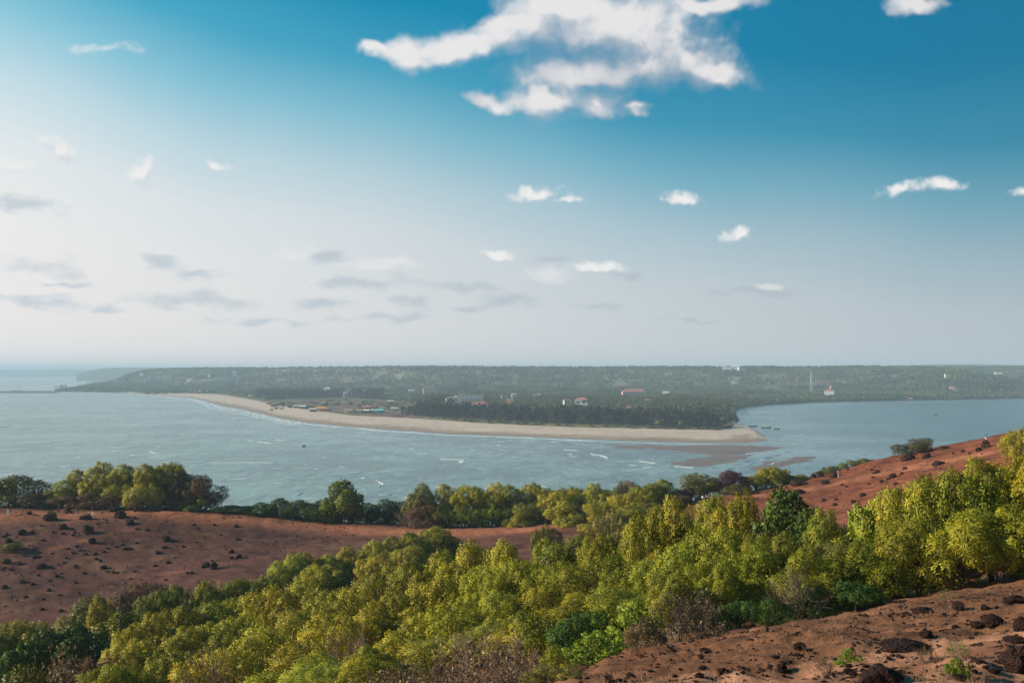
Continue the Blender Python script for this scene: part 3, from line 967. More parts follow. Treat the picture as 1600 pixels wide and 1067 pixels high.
def broad_tree(seed, H=6.0, Rx=3.4, nl=9, npuff=150, pr=.55, nleaf=150, ll=.21, lw=.038, droop=.5, zmin=.3, lobe=(.24, .38), stems=4, shape=1.0):
    g = np.random.default_rng(seed)
    lobes = []
    for i in range(nl):
        a = 2 * math.pi * (i / max(1, nl - 2)) + g.uniform(-.4, .4)
        if i < nl - 2:
            rr = Rx * g.uniform(.35, .78); z = H * g.uniform(.14, .68)
        else:
            rr = Rx * g.uniform(0, .3); z = H * g.uniform(.62, .74)
        lr = Rx * g.uniform(*lobe)
        c = np.array((math.cos(a) * rr, math.sin(a) * rr, min(z, H - lr * .8 * shape)))
        lobes.append((c, np.array((lr, lr, lr * g.uniform(.75, 1.0) * shape))))
    pts, outs = puff_points(g, lobes, npuff, pr, zmin)
    top = max(p[2] for p in pts)
    rad = pr * g.uniform(.7, 1.25, len(pts))
    v, tn, nn = leaves_at(g, pts, rad, outs, nleaf, ll, lw, droop)
    # thinner leaves inside, the crown's inner shade put in as a darker tone
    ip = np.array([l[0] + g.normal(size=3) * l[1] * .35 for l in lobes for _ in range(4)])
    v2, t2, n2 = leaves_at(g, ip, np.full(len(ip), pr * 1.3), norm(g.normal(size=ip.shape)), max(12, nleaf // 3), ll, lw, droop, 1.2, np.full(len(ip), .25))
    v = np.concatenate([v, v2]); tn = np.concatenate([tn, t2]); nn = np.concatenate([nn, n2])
    q = np.arange(len(v)).reshape(-1, 4)
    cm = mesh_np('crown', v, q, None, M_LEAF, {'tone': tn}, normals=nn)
    tm = limbs_mesh(g, 'trunk', [l[0] for l in lobes] + list(pts[::9]), .11, stems, M_BARK)
    zmax = np.percentile(v[:, 2], 99.7); wid = np.percentile(np.abs(v[:, 0]), 98) + np.percentile(np.abs(v[:, 1]), 98)
    return dict(crown=cm, trunk=tm, H=float(zmax), W=float(wid))


def dry_bush(seed, H=2.2, Rx=1.6, nst=26, nleaf=500, ll=.13, lw=.035, twig_r=.012):
    g = np.random.default_rng(seed)
    mb = MB()
    tips = []

    def grow(p, d, L, r, lev):
        q = p + d * L
        mid = p.lerp(q, .5) + Vector(g.normal(size=3) * L * .09)
        mb.tube([p, mid, q], [r, r * .8, r * .55], 3)
        if lev == 0:
            tips.append(q); tips.append(mid); return
        for _ in range(3 if lev > 1 else 4):
            nd = (d + Vector(g.normal(size=3) * .55) + Vector((0, 0, .12))).normalized()
            grow(mid.lerp(q, g.uniform(.2, 1)), nd, L * g.uniform(.5, .8), r * .6, lev - 1)
    for i in range(nst):
        a = g.uniform(0, 2 * math.pi); e = g.uniform(.25, 1.35)
        d = Vector((math.cos(a) * math.cos(e) * Rx / H * 1.2, math.sin(a) * math.cos(e) * Rx / H * 1.2, math.sin(e))).normalized()
        grow(Vector((g.normal() * .15, g.normal() * .15, -.1)), d, H * .45, twig_r * 1.8, 2)
    tp = np.array([tuple(t) for t in tips])
    sel = tp[g.integers(0, len(tp), nleaf)]
    v, tn, nn = leaves_at(g, sel, np.full(nleaf, .10), norm(g.normal(size=sel.shape)), 1, ll, lw, .2)
    cm = mesh_np('crown', v, np.arange(len(v)).reshape(-1, 4), None, M_LEAF, {'tone': tn})
    tm = mb.mesh('branches', M_TWIG)
    return dict(crown=cm, branches=tm, H=float(np.percentile(tp[:, 2], 98)), W=float(np.percentile(np.abs(tp[:, :2]), 97) * 2))


PROTO = {
    'acacia': [broad_tree(s, nl=n, stems=4, npuff=150, pr=.52, nleaf=160) for s, n in ((1, 13), (2, 15), (3, 14), (4, 16))],
    'tall': [broad_tree(s, H=6.5, Rx=2.6, nl=13, npuff=150, shape=1.25, stems=3) for s in (11, 12)],
    'high': [broad_tree(s, nl=13, stems=3, npuff=130, pr=.52, nleaf=160, zmin=2.0) for s in (15, 16)],
    'fine': [broad_tree(s, H=5.5, Rx=3.2, nl=14, npuff=170, pr=.46, nleaf=110, ll=.19, lw=.035, droop=.2, stems=5) for s in (21, 22)],
    'broadleaf': [broad_tree(s, H=6, Rx=3.2, nl=9, npuff=140, pr=.5, nleaf=70, ll=.26, lw=.085, droop=.1, stems=2) for s in (31, 32)],
    'bush': [broad_tree(s, H=2.6, Rx=2.0, nl=7, npuff=80, pr=.36, nleaf=90, ll=.16, lw=.035, droop=.15, zmin=.15, stems=5) for s in (41, 42)],
    'lime': [broad_tree(51, H=2.6, Rx=1.6, nl=8, npuff=60, pr=.26, nleaf=60, ll=.16, lw=.04, droop=-.4, zmin=.4, lobe=(.25, .4), stems=6)],
    'pointed': [broad_tree(61, H=7, Rx=1.9, nl=9, npuff=110, pr=.42, nleaf=70, ll=.22, lw=.03, droop=.1, shape=1.9, stems=2)],
    'dry': [dry_bush(s) for s in (71, 72, 73)],
    'dead': [dry_bush(s, H=3.0, Rx=2.4, nst=22, nleaf=60, twig_r=.016) for s in (81, 82)],
}
COLS = {
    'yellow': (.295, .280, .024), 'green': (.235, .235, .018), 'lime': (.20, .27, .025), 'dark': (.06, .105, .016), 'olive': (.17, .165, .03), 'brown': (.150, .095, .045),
    'maroon': (.085, .030, .032), 'grey': (.115, .115, .055), 'deep': (.155, .180, .016), 'tan': (.24, .165, .075), 'pale': (.19, .20, .06),
}
SUN_SIDE = 0


def plant(px, top, w_px, Yd, kind, colr, label, group=None, cat='tree', hmax=None, yaw=None, zoff=-.1):
    """one tree or bush standing on the ground at the distance Yd, its top and width as surveyed"""
    a, _ = ray(px, top)
    x = a * Yd
    zb = gz(x, Yd) + zoff
    H = P(px, top, Yd).z - zb
    if H < .4: H = .4
    if hmax and H > hmax: H = hmax
    pr = random.choice(PROTO[kind])
    Wm = w_px / F * Yd
    name = {'dry': 'dry_bush', 'dead': 'leafless_bush', 'bush': 'bush', 'lime': 'young_shrub'}.get(kind, 'tree')
    root = link(name, None, loc=(x, Yd, zb))
    root.rotation_euler = (0, 0, random.uniform(0, 6.28) if yaw is None else yaw)
    s = Wm / pr['W']
    sz = H / pr['H']
    root.scale = (s, s, sz)
    c = np.array(COLS[colr]) * random.uniform(.74, 1.2) * np.array((random.uniform(.86, 1.12), 1, random.uniform(.8, 1.3)))
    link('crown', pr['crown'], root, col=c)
    for k in ('trunk', 'branches'):
        if k in pr: link(k, pr[k], root)
    tag(root, label, cat, group)
    PLOG.append((px, top, Yd, kind, round(H, 1), round(Wm, 1)))
    return root


PLOG = []
# --- row along the ridge at the left
plant(-35, 744, 110, 234, 'bush', 'olive', 'olive bush cut off by the left edge of the photo', cat='bush')
plant(28, 743, 105, 234, 'bush', 'olive', 'broad rounded olive brown bush at the left end of the ridge row', cat='bush')
L = 'bright green acacia in the ridge clump behind the boulders at left'; G = 'acacias in the clump on the left ridge'
for q in ((98, 750, 70), (130, 735, 70), (165, 724, 80), (205, 727, 84), (238, 726, 74), (262, 724, 64)):
    plant(*q, 234 + random.uniform(-3, 5), 'acacia', 'yellow', L, G)
plant(288, 737, 56, 233, 'tall', 'grey', 'grey green slender tree beside the brown leaved one on the ridge')
plant(318, 744, 58, 231, 'fine', 'brown', 'thin brownish tree at the right end of the left ridge clump')
plant(308, 778, 46, 229, 'bush', 'deep', 'small green bush at the foot of the thin brownish ridge tree', cat='bush')
L = 'low dry brown undergrowth bush below the left ridge clump'; G = 'dry undergrowth on the left ridge'
for q in ((60, 770, 60), (105, 772, 60), (140, 770, 60), (180, 772, 50), (225, 778, 56), (262, 780, 50), (280, 784, 40)):
    plant(*q, 230, 'bush', 'brown', L, G, 'bush')
L = 'low dark green bush in the strip behind the ridge path'; G = 'dark bushes behind the ridge path'
for q in ((352, 790, 56), (380, 791, 56), (408, 785, 56), (438, 778, 50), (468, 781, 60), (500, 784, 64), (576, 786, 62), (604, 780, 60), (630, 784, 56)):
    plant(*q, 229, 'bush', 'dark', L, G, 'bush')
plant(538, 751, 74, 226, 'broadleaf', 'deep', 'tall round green tree standing alone against the sea')
L = 'low green undergrowth bush at the foot of the middle ridge trees'; G = 'undergrowth of the middle ridge row'
for q in ((690, 792, 50), (725, 795, 50), (760, 794, 50), (795, 795, 46), (860, 792, 50), (895, 788, 50), (925, 785, 46)):
    plant(*q, 217, 'bush', 'deep', L, G, 'bush')
plant(657, 757, 52, 222, 'acacia', 'olive', 'olive topped tree beside a dry brown bush on the ridge')
plant(640, 794, 48, 218, 'dry', 'brown', 'dry brown bush leaning out beside the ridge path', cat='bush')
plant(672, 790, 60, 217, 'fine', 'brown', 'brown leaved bush in front of the middle ridge trees', cat='bush')
L = 'green acacia in the middle row behind the ridge path'; G = 'acacias in the middle ridge row'
for q in ((700, 758, 60), (735, 760, 66), (768, 756, 64), (800, 758, 60), (838, 755, 60), (872, 764, 56), (902, 762, 60), (935, 756, 56), (960, 764, 50)):
    plant(*q, 221 + random.uniform(-3, 4), 'acacia', 'yellow', L, G)
plant(826, 786, 56, 214, 'fine', 'olive', 'olive bush at the edge of the path in front of the middle row', cat='bush')
plant(812, 800, 30, 211, 'bush', 'yellow', 'small yellow bush by the path', cat='bush')
plant(985, 751, 40, 214, 'pointed', 'brown', 'brown pointed tree rising above the middle ridge row')
plant(968, 757, 28, 214, 'pointed', 'grey', 'narrow greyish pointed tree left of the brown one')
plant(905, 790, 74, 205, 'bush', 'brown', 'reddish brown bush at the end of the ridge path', cat='bush')
L = 'yellow green acacia on the slope where the ridge path disappears'; G = 'acacias past the end of the path'
for q in ((885, 782, 66, 202), (950, 783, 76, 196), (985, 770, 70, 196), (1015, 755, 60, 200), (1040, 749, 56, 202), (965, 800, 70, 188), (1005, 785, 70, 188), (935, 806, 60, 185)):
    plant(*q, 'acacia', 'yellow', L, G)
plant(1055, 770, 50, 200, 'fine', 'brown', 'brown leaved bush on the slope under the yellow acacias', cat='bush')
plant(1072, 764, 40, 204, 'bush', 'maroon', 'dark maroon bush beside the gathered people', cat='bush')
plant(1095, 740, 56, 207, 'fine', 'olive', 'round olive brown tree behind the gathered people')
plant(1140, 736, 62, 206, 'fine', 'maroon', 'dark red leaved tree on the ridge')
plant(1152, 756, 46, 200, 'bush', 'olive', 'olive bush in front of the dark red leaved tree', cat='bush')
L = 'yellow green bush between the red tree and the red slope'; G = 'bushes at the foot of the red slope'
for q in ((1180, 742, 50, 207), (1207, 730, 46, 208), (1225, 738, 40, 210), (1246, 741, 36, 210), (1268, 745, 32, 212)):
    plant(*q, 'acacia', 'green', L, G, 'bush')
L = 'pale green shrub on the crest of the red slope'; G = 'pale shrubs along the crest'
for q in ((1296, 728, 28), (1316, 723, 26), (1333, 719, 22), (1350, 716, 26), (1364, 718, 20), (1285, 735, 22)):
    plant(*q, 217, 'bush', 'pale', L, G, 'bush')
plant(1426, 692, 56, 203, 'bush', 'grey', 'spreading grey green shrub on the boulders of the red slope', cat='bush')
plant(1440, 684, 34, 204, 'pointed', 'grey', 'sparse tall stemmed shrub sticking up from the boulders', cat='bush')

# --- line of trees along the valley
L = 'yellow green acacia in the line below the ridge path'; G = 'acacias in the valley line'
for q in ((452, 866, 70, 160), (480, 864, 62, 162), (520, 866, 60, 164), (548, 856, 56, 166), (582, 846, 62, 168), (612, 840, 60, 170), (645, 832, 56, 174), (680, 824, 48, 180), (712, 838, 40, 180), (500, 884, 70, 150), (590, 866, 60, 160), (640, 852, 60, 165)):
    plant(*q, 'acacia', 'yellow', L, G)
plant(535, 890, 60, 150, 'bush', 'dark', 'dark bush in the hollow of the valley line', cat='bush')
plant(180, 916, 100, 138, 'dry', 'tan', 'pale dry bush at the foot of the boulder slope', cat='bush')
plant(140, 935, 110, 132, 'bush', 'olive', 'spreading olive bush at the lower edge of the boulder slope', cat='bush')
plant(225, 912, 80, 140, 'fine', 'brown', 'dark brown bush at the top of the lower left thicket', cat='bush')
plant(165, 932, 70, 122, 'acacia', 'yellow', 'yellow acacia in front of the spreading olive bush')
plant(188, 955, 84, 112, 'broadleaf', 'deep', 'dark broad leaved tree in the lower left thicket')
L = 'deep green acacia along the top of the lower left thicket'; G = 'deep green acacias in the lower left thicket'
for q in ((245, 925, 70, 120), (285, 915, 76, 122), (330, 908, 76, 122), (375, 906, 70, 124), (415, 900, 60, 130), (350, 935, 90, 105)):
    plant(*q, 'acacia', 'deep', L, G)
plant(30, 972, 100, 112, 'acacia', 'green', 'green acacia at the left edge above the dark thicket')
plant(-15, 985, 90, 100, 'acacia', 'deep', 'deep green acacia cut by the left edge')
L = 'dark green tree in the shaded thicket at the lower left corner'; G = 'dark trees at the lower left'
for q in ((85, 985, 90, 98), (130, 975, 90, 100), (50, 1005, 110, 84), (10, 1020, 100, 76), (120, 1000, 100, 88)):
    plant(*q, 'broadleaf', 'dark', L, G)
plant(100, 1020, 120, 66, 'dry', 'tan', 'dry tan bush low in the left corner', cat='bush')
plant(125, 1030, 110, 62, 'fine', 'brown', 'brown leaved bush beside the dry tan one', cat='bush')
plant(40, 1042, 140, 58, 'bush', 'olive', 'olive bush filling the lower left corner', cat='bush')
L = 'bright yellow acacia in the thicket at the lower left'; G = 'yellow acacias at the lower left'
for q in ((195, 978, 90, 84), (245, 962, 90, 88), (215, 1005, 110, 70), (290, 945, 96, 92), (340, 940, 90, 94), (385, 930, 90, 94), (300, 985, 120, 72), (250, 1025, 130, 58), (360, 970, 120, 74), (180, 1040, 110, 56)):
    plant(*q, 'acacia', 'yellow', L, G)
L = 'pale yellow green acacia left of the central mass'; G = 'pale acacias left of centre'
for q in ((430, 920, 100, 88), (480, 905, 100, 90), (520, 925, 110, 78), (455, 955, 120, 70), (400, 985, 130, 58), (520, 960, 120, 62), (350, 1020, 140, 50), (470, 1000, 130, 50)):
    plant(*q, 'fine', 'yellow', L, G)
plant(540, 985, 130, 46, 'dead', 'tan', 'grey leafless bush among the yellow acacias at bottom centre', cat='bush')
plant(330, 1010, 100, 48, 'dead', 'tan', 'grey leafless bush among the yellow acacias at bottom left', cat='bush')
plant(480, 1030, 150, 40, 'fine', 'yellow', 'yellow leaved tree in front of the grey leafless bush')
plant(590, 1010, 120, 41, 'acacia', 'yellow', 'yellow acacia right of the grey leafless bush')

# --- central mass
L = 'yellow green acacia in the dense mass at the centre'; G = 'acacias in the central mass'
for q in ((560, 905, 90, 84), (605, 888, 90, 82), (650, 876, 90, 80), (700, 862, 90, 79), (745, 848, 86, 78), (785, 846, 84, 76), (620, 930, 110, 66), (680, 905, 110, 66), (740, 890, 110, 65), (800, 880, 110, 64),
          (650, 965, 120, 54), (715, 945, 120, 54), (780, 930, 120, 53), (845, 915, 110, 54), (690, 1000, 120, 46), (760, 985, 120, 45), (825, 975, 110, 44)):
    plant(*q, random.choice(('acacia', 'acacia', 'fine', 'tall')), random.choice(('yellow', 'yellow', 'green')), L, G)
L = 'green acacia in the taller stand right of the central mass'; G = 'acacias right of centre'
for q in ((850, 846, 90, 72), (895, 838, 96, 70), (945, 838, 96, 66), (880, 880, 110, 60), (940, 875, 120, 56), (985, 840, 100, 60), (900, 930, 110, 48), (965, 920, 120, 44), (1000, 880, 110, 50)):
    plant(*q, random.choice(('tall', 'acacia', 'fine')), random.choice(('green', 'green', 'deep')), L, G)
plant(855, 822, 50, 150, 'fine', 'olive', 'olive bush above the taller stand, beside the path', cat='bush')
plant(960, 800, 60, 120, 'fine', 'pale', 'pale leaved tree behind the taller stand')
L = 'tall yellow green acacia in the stand below the gathered people'; G = 'tall acacias below the ridge'
for q in ((1030, 795, 110, 58), (1065, 782, 110, 57), (1110, 776, 110, 56), (1150, 772, 100, 55), (1060, 850, 130, 48), (1130, 830, 130, 47)):
    plant(*q, 'acacia', 'yellow', L, G)
plant(1222, 768, 120, 52, 'broadleaf', 'dark', 'dark glossy broad leaved tree among the yellow green ones')
plant(1275, 795, 90, 50, 'broadleaf', 'dark', 'smaller dark broad leaved tree right of the glossy one')
L = 'green acacia in the stand above the bare slope'; G = 'acacias above the bare slope'
for q in ((1180, 850, 140, 43), (1225, 835, 130, 44), (1130, 880, 120, 40), (1270, 860, 120, 40), (1060, 895, 110, 38)):
    plant(*q, 'high', 'green', L, G)
plant(1335, 792, 100, 46, 'broadleaf', 'lime', 'bright lime topped tree below the red slope')
plant(1300, 798, 100, 47, 'acacia', 'yellow', 'yellow green acacia between the dark broad leaved trees and the lime topped one')
plant(1310, 850, 110, 42, 'acacia', 'olive', 'olive acacia beneath the bright lime topped tree')
plant(1360, 850, 120, 41, 'acacia', 'green', 'green acacia right of the olive one above the bare slope')
L = 'large yellow green acacia at the right edge of the photo'; G = 'large acacias at the right'
for q in ((1400, 770, 120, 46), (1440, 755, 130, 45), (1490, 735, 140, 44), (1545, 722, 140, 44), (1600, 710, 140, 44), (1650, 700, 140, 44), (1430, 815, 140, 41), (1500, 800, 150, 40), (1570, 790, 150, 40), (1640, 780, 150, 40)):
    plant(*q, 'high' if q[3] < 42 else 'acacia', 'yellow' if random.random() < .45 else 'green', L, G)
plant(1600, 668, 60, 130, 'acacia', 'yellow', 'yellow green tree high on the red slope at the right edge')

# --- the shaded edge over the bare slope
plant(985, 940, 90, 32, 'lime', 'lime', 'green shrub in the shade left of the leafless bush', cat='bush')
plant(1060, 925, 100, 33.5, 'dead', 'tan', 'leafless tangled bush at the edge of the bare slope', cat='bush')
plant(1100, 930, 80, 34, 'dry', 'tan', 'orange leaved drying bush right of the leafless one', cat='bush')
plant(1010, 965, 70, 29, 'bush', 'brown', 'low brown bush at the upper corner of the bare slope', cat='bush')
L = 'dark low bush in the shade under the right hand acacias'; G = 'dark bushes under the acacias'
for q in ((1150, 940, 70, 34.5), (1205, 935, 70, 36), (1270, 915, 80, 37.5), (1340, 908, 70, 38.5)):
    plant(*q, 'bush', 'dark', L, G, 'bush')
plant(1240, 890, 90, 37, 'dead', 'tan', 'leafless grey twigs hanging under the right hand acacias', cat='bush')
plant(1480, 922, 34, 34.5, 'dry', 'pale', 'small pale bush at the top of the bare slope', cat='bush')
plant(930, 985, 92, 26, 'lime', 'lime', 'bright lime shrub alone in front of the dark thicket', cat='bush')
plant(745, 990, 170, 33, 'dry', 'tan', 'big dry brown bush at the bottom centre', cat='bush')
plant(810, 1000, 120, 31, 'dry', 'tan', 'dry brown bush with yellow leaves right of the big one', cat='bush')
plant(680, 1035, 120, 30, 'dry', 'brown', 'dry brown bush at the bottom edge of the photo', cat='bush')
plant(870, 1010, 70, 29, 'bush', 'green', 'small green bush between the dry bush and the lime shrub', cat='bush')
plant(560, 1035, 150, 31, 'fine', 'yellow', 'yellow leaved bush at the bottom edge left of the dry brown ones', cat='bush')
plant(615, 1040, 130, 29, 'dry', 'tan', 'dry tan bush at the bottom edge left of the dry brown ones', cat='bush')
plant(740, 1045, 150, 26, 'dry', 'brown', 'second dry brown bush along the bottom edge', cat='bush')
plant(815, 1042, 140, 24.5, 'dry', 'tan', 'third dry bush along the bottom edge, tan', cat='bush')
plant(870, 1045, 90, 23.5, 'bush', 'olive', 'small olive bush at the bottom edge by the bare slope', cat='bush')
plant(500, 1050, 150, 33, 'acacia', 'yellow', 'yellow acacia at the bottom edge of the photo', cat='bush')
plant(850, 960, 100, 40, 'bush', 'deep', 'dark bush behind the dry brown bushes', cat='bush')
plant(910, 960, 100, 38, 'bush', 'dark', 'very dark bush behind the lime shrub', cat='bush')

# ------------------------------------------------------------------ rocks
def rock_mesh(seed, sub=3):
    bm = bmesh.new()
    bmesh.ops.create_icosphere(bm, subdivisions=sub, radius=1.0)
    g = np.random.default_rng(seed)
    cuts = [(norm(g.normal(size=3)), g.uniform(.55, .9)) for _ in range(9)]
    for v in bm.verts:
        p = np.array(v.co)
        for n_, d_ in cuts:
            e = p @ n_ - d_
            if e > 0: p = p - n_ * e * .85
        k = fbm(np.array([p[0] * 2.2 + seed]), np.array([p[1] * 2.2 + p[2] * 1.7]), 4, seed)[0]
        p = p * (1 + .55 * k)
        v.co = p
    me = bpy.data.meshes.new('rock')
    bm.to_mesh(me); bm.free()
    me.materials.append(M_ROCK)
    return me


ROCKS = [rock_mesh(s) for s in range(6)]


def rock(px, py, w_px, h_px, label, group=None, name='rock', flat=None):
    """stands where the ray through its foot meets the ground"""
    g0 = ground_hit(px, py)
    dist = g0.y
    wm = w_px / F * dist; hm = h_px / F * dist
    o = link(name, random.choice(ROCKS), loc=(g0.x, g0.y, g0.z + hm * .16))
    o.scale = (wm * .5, wm * random.uniform(.36, .55), hm * .66)
    o.rotation_euler = (random.uniform(-.15, .15), random.uniform(-.15, .15), random.uniform(0, 6.28) if abs(wm - hm) < wm * .6 else random.uniform(-.4, .4))
    return tag(o, label, 'rock', group)


B = 'boulder'
rock(78, 813, 22, 13, 'dark boulder with a small plant behind it on the left slope', name=B)
rock(134, 812, 20, 10, 'dark split boulder left of the two walkers', name=B)
rock(138, 833, 18, 16, 'pointed dark boulder below the two walkers', name=B)
rock(186, 809, 26, 13, 'largest dark boulder on the crest of the left slope', name=B)
rock(203, 820, 15, 10, 'round boulder just below the largest one', name=B)
rock(99, 826, 16, 9, 'round dark boulder in the middle of the left slope', name=B)
rock(33, 835, 17, 11, 'dark boulder at the left below the white clothed walkers', name=B)
rock(144, 849, 13, 10, 'small round boulder by the thin footpath', name=B)
rock(13, 849, 14, 8, 'dark boulder above the mossy bush at the left', name=B)
rock(259, 846, 16, 9, 'slanting boulder with grass on the slope', name=B)
rock(10, 880, 16, 10, 'dark boulder below the mossy bush at the left edge', name=B)
rock(334, 890, 14, 12, 'upright dark boulder low on the slope, right hand of a pair', name=B)
rock(321, 886, 14, 10, 'dark boulder low on the slope, left hand of a pair', name=B)
rock(161, 889, 15, 8, 'flat dark boulder at the middle foot of the slope', name=B)
plant(18, 848, 34, 196, 'bush', 'olive', 'mossy little bush among the boulders of the left slope', cat='bush')
plant(80, 797, 14, 215, 'bush', 'pale', 'tiny green plant growing behind a boulder on the left ridge', cat='bush')
L = 'small dark laterite rock scattered on the left slope'; G = 'rocks on the left slope'
for px, py, s in ((175, 797, 14), (160, 793, 16), (145, 792, 14), (172, 795, 10), (215, 795, 11), (106, 799, 12), (46, 801, 9), (50, 831, 7), (98, 833, 7), (66, 843, 7), (10, 834, 8), (5, 838, 7), (83, 830, 6), (117, 831, 7), (54, 856, 6), (61, 862, 6), (106, 857, 7), (120, 854, 7),
                  (125, 859, 6), (114, 864, 8), (134, 866, 7), (149, 865, 8), (150, 872, 8), (196, 858, 11), (203, 857, 9), (163, 861, 7), (180, 854, 6), (214, 848, 7), (247, 863, 11), (257, 855, 9), (286, 853, 6), (303, 820, 7), (335, 819, 6), (369, 822, 9), (362, 862, 10), (374, 870, 11), (363, 871, 9), (371, 842, 6), (299, 895, 8), (293, 894, 6),
                  (263, 878, 9), (243, 884, 8), (65, 886, 18), (30, 881, 10), (54, 871, 9), (100, 878, 6), (103, 871, 6), (118, 884, 7), (120, 887, 6), (89, 899, 9), (60, 898, 7), (36, 908, 12), (51, 913, 8), (6, 917, 12), (75, 922, 8), (40, 932, 9), (67, 935, 7), (118, 909, 7), (133, 895, 7), (182, 894, 7), (211, 891, 6), (66, 951, 8), (96, 953, 9), (157, 876, 6), (312, 911, 9), (345, 835, 5), (230, 828, 7), (214, 825, 6)):
    rock(px, py + 2, s, s * .62, L, G)
rr_ = np.random.default_rng(33)
for i in range(60):
    px = rr_.uniform(0, 380); py = rr_.uniform(808, 960)
    if py > 968 - px * .22: continue
    s = rr_.uniform(3, 6.5)
    rock(px, py, s, s * .55, L, G)
# red slope
rock(1541, 699, 16, 13, 'dark boulder with a person seated on it', name=B)
rock(1530, 705, 12, 8, 'low dark boulder against the one with a seated person', name=B)
rock(1420, 719, 24, 11, 'broad brown boulder under the grey green shrub', name=B)
rock(1448, 716, 15, 11, 'brown boulder right of the grey green shrub', name=B)
rock(1466, 727, 22, 9, 'dark low boulder above the acacias on the red slope', name=B)
rock(1476, 701, 20, 5, 'flat brown rock on the crest right of the shrub', name=B)
rock(1247, 759, 30, 13, 'wide dark boulder at the foot of the red slope', name=B)
rock(1290, 756, 15, 10, 'round dark boulder on the red path', name=B)
rock(1271, 747, 11, 10, 'dark boulder left of the pink clothed person, further one', name=B)
rock(1282, 745, 13, 10, 'dark boulder left of the pink clothed person, middle one', name=B)
rock(1302, 746, 15, 12, 'brown boulder right beside the pink clothed person', name=B)
rock(1370, 739, 14, 6, 'flat dark rock in the middle of the red slope', name=B)
rock(1250, 771, 20, 8, 'dark shelf of rock below the wide boulder', name=B)
L = 'small dark rock scattered on the red slope at right'; G = 'rocks on the red slope'
for px, py, s in ((1362, 736, 8), (1409, 741, 7), (1388, 750, 9), (1378, 753, 9), (1395, 747, 14), (1316, 759, 7), (1323, 761, 6), (1364, 746, 6), (1287, 783, 8), (1304, 790, 10), (1306, 781, 8), (1335, 785, 10), (1350, 775, 12), (1505, 706, 8), (1516, 709, 6), (1358, 757, 6), (1400, 757, 10), (1490, 709, 6), (1325, 735, 6), (1215, 771, 10), (1415, 733, 10)):
    rock(px, py, s, s * .55, L, G)
# bare slope at the lower right
rock(1368, 1072, 92, 46, 'largest black boulder at the bottom edge', name=B)
rock(1596, 1046, 60, 46, 'black boulder cut by the right edge of the photo', name=B)
rock(1594, 984, 26, 24, 'upright black rock at the right edge above the sandy trail', name=B)
rock(1552, 977, 36, 17, 'dark humped rock left of the upright one', name=B)
rock(1528, 980, 26, 9, 'low dark rock joined to the humped one', name=B)
rock(1418, 1018, 90, 20, 'long dark ledge of rock beside the sandy trail', name=B)
rock(1450, 996, 26, 14, 'dark rock above the long ledge', name=B)
rock(1498, 954, 26, 16, 'brown boulder by the small pale bush', name=B)
rock(1539, 952, 16, 11, 'small square rock near the top of the bare slope', name=B)
rock(1440, 957, 40, 9, 'flat brown rock at the shaded edge of the trees', name=B)
rock(1528, 992, 18, 8, 'dark rock by the bend of the sandy trail', name=B)
rock(1585, 1004, 40, 12, 'flat dark ledge at the right below the sandy trail', name=B)
rock(1223, 1048, 17, 14, 'knobbly dark rock on the lower middle of the bare slope', name=B)
rock(1251, 1014, 26, 12, 'wide dark rock left of the long ledge', name=B)
rock(1584, 941, 40, 12, 'dark outcrop under the trees at the right edge', name=B)
L = 'small dark rock scattered on the bare foreground slope'; G = 'rocks on the bare foreground slope'
for c_ in range(48):          # broken ledges: a few pieces close together, small ones round them
    cx = rr_.uniform(960, 1600)
    top = np.interp(cx, [960, 1000, 1300, 1600], [1052, 1024, 978, 928])
    cy = rr_.uniform(top, 1064)
    big_ = 5 + 17 * rr_.uniform(0, 1) ** 2.0
    for i in range(rr_.integers(2, 7)):
        px, py = cx + rr_.normal() * big_ * 1.1, cy + rr_.normal() * big_ * .28
        if py < np.interp(px, [960, 1000, 1300, 1600], [1050, 1022, 976, 926]): continue
        s = big_ * (1.0 if i == 0 else rr_.uniform(.22, .7))
        rock(px, min(py, 1066), s, s * rr_.uniform(.28, .58), L, G)
for px, py, s in ((1390, 963, 8), (1475, 962, 8), (1557, 950, 7)):
    o = rock(px, py, s, s * .7, 'small pale stone among the dark rocks', 'pale stones')

# litter of small stones and dry grass on the bare slope
lv, lq, lt = [], [], []
N = 8000
ppx = rr_.uniform(930, 1640, N); ppy = np.interp(ppx, [930, 1000, 1300, 1640], [1066, 1015, 966, 912]) + rr_.uniform(0, 1, N) ** .8 * 170
Yg_ = 11 + (1075 - np.clip(ppy, 0, 1075)) / 160 * 26
Yg_ = rr_.uniform(11, 37, N)
xg_ = (ppx - 800) / F * Yg_
kk_ = fbm(xg_ / 1.6, Yg_ / 1.6, 3, 88) > rr_.uniform(-.1, .4, N)
xg_, Yg_ = xg_[kk_], Yg_[kk_]; N = len(xg_)
zg_ = near_z(xg_, Yg_)
for_h = rr_.uniform(.03, .12, N)
g = rr_
blades = 5
bx_ = np.repeat(xg_, blades) + g.normal(size=N * blades) * .05
by_ = np.repeat(Yg_, blades) + g.normal(size=N * blades) * .05
bz_ = np.repeat(zg_, blades)
hh = np.repeat(for_h, blades) * g.uniform(.5, 1.3, N * blades)
an = g.uniform(0, 6.28, N * blades)
ln = g.normal(size=(N * blades, 2)) * .05
b0 = np.stack([bx_ - np.cos(an) * .008, by_ - np.sin(an) * .008, bz_ - .02], -1)
b1 = np.stack([bx_ + np.cos(an) * .008, by_ + np.sin(an) * .008, bz_ - .02], -1)
b2 = np.stack([bx_ + ln[:, 0], by_ + ln[:, 1], bz_ + hh], -1)
gv = np.stack([b0, b1, b2], 1).reshape(-1, 3)
gtone = np.repeat(g.uniform(0, 1, N * blades), 3)
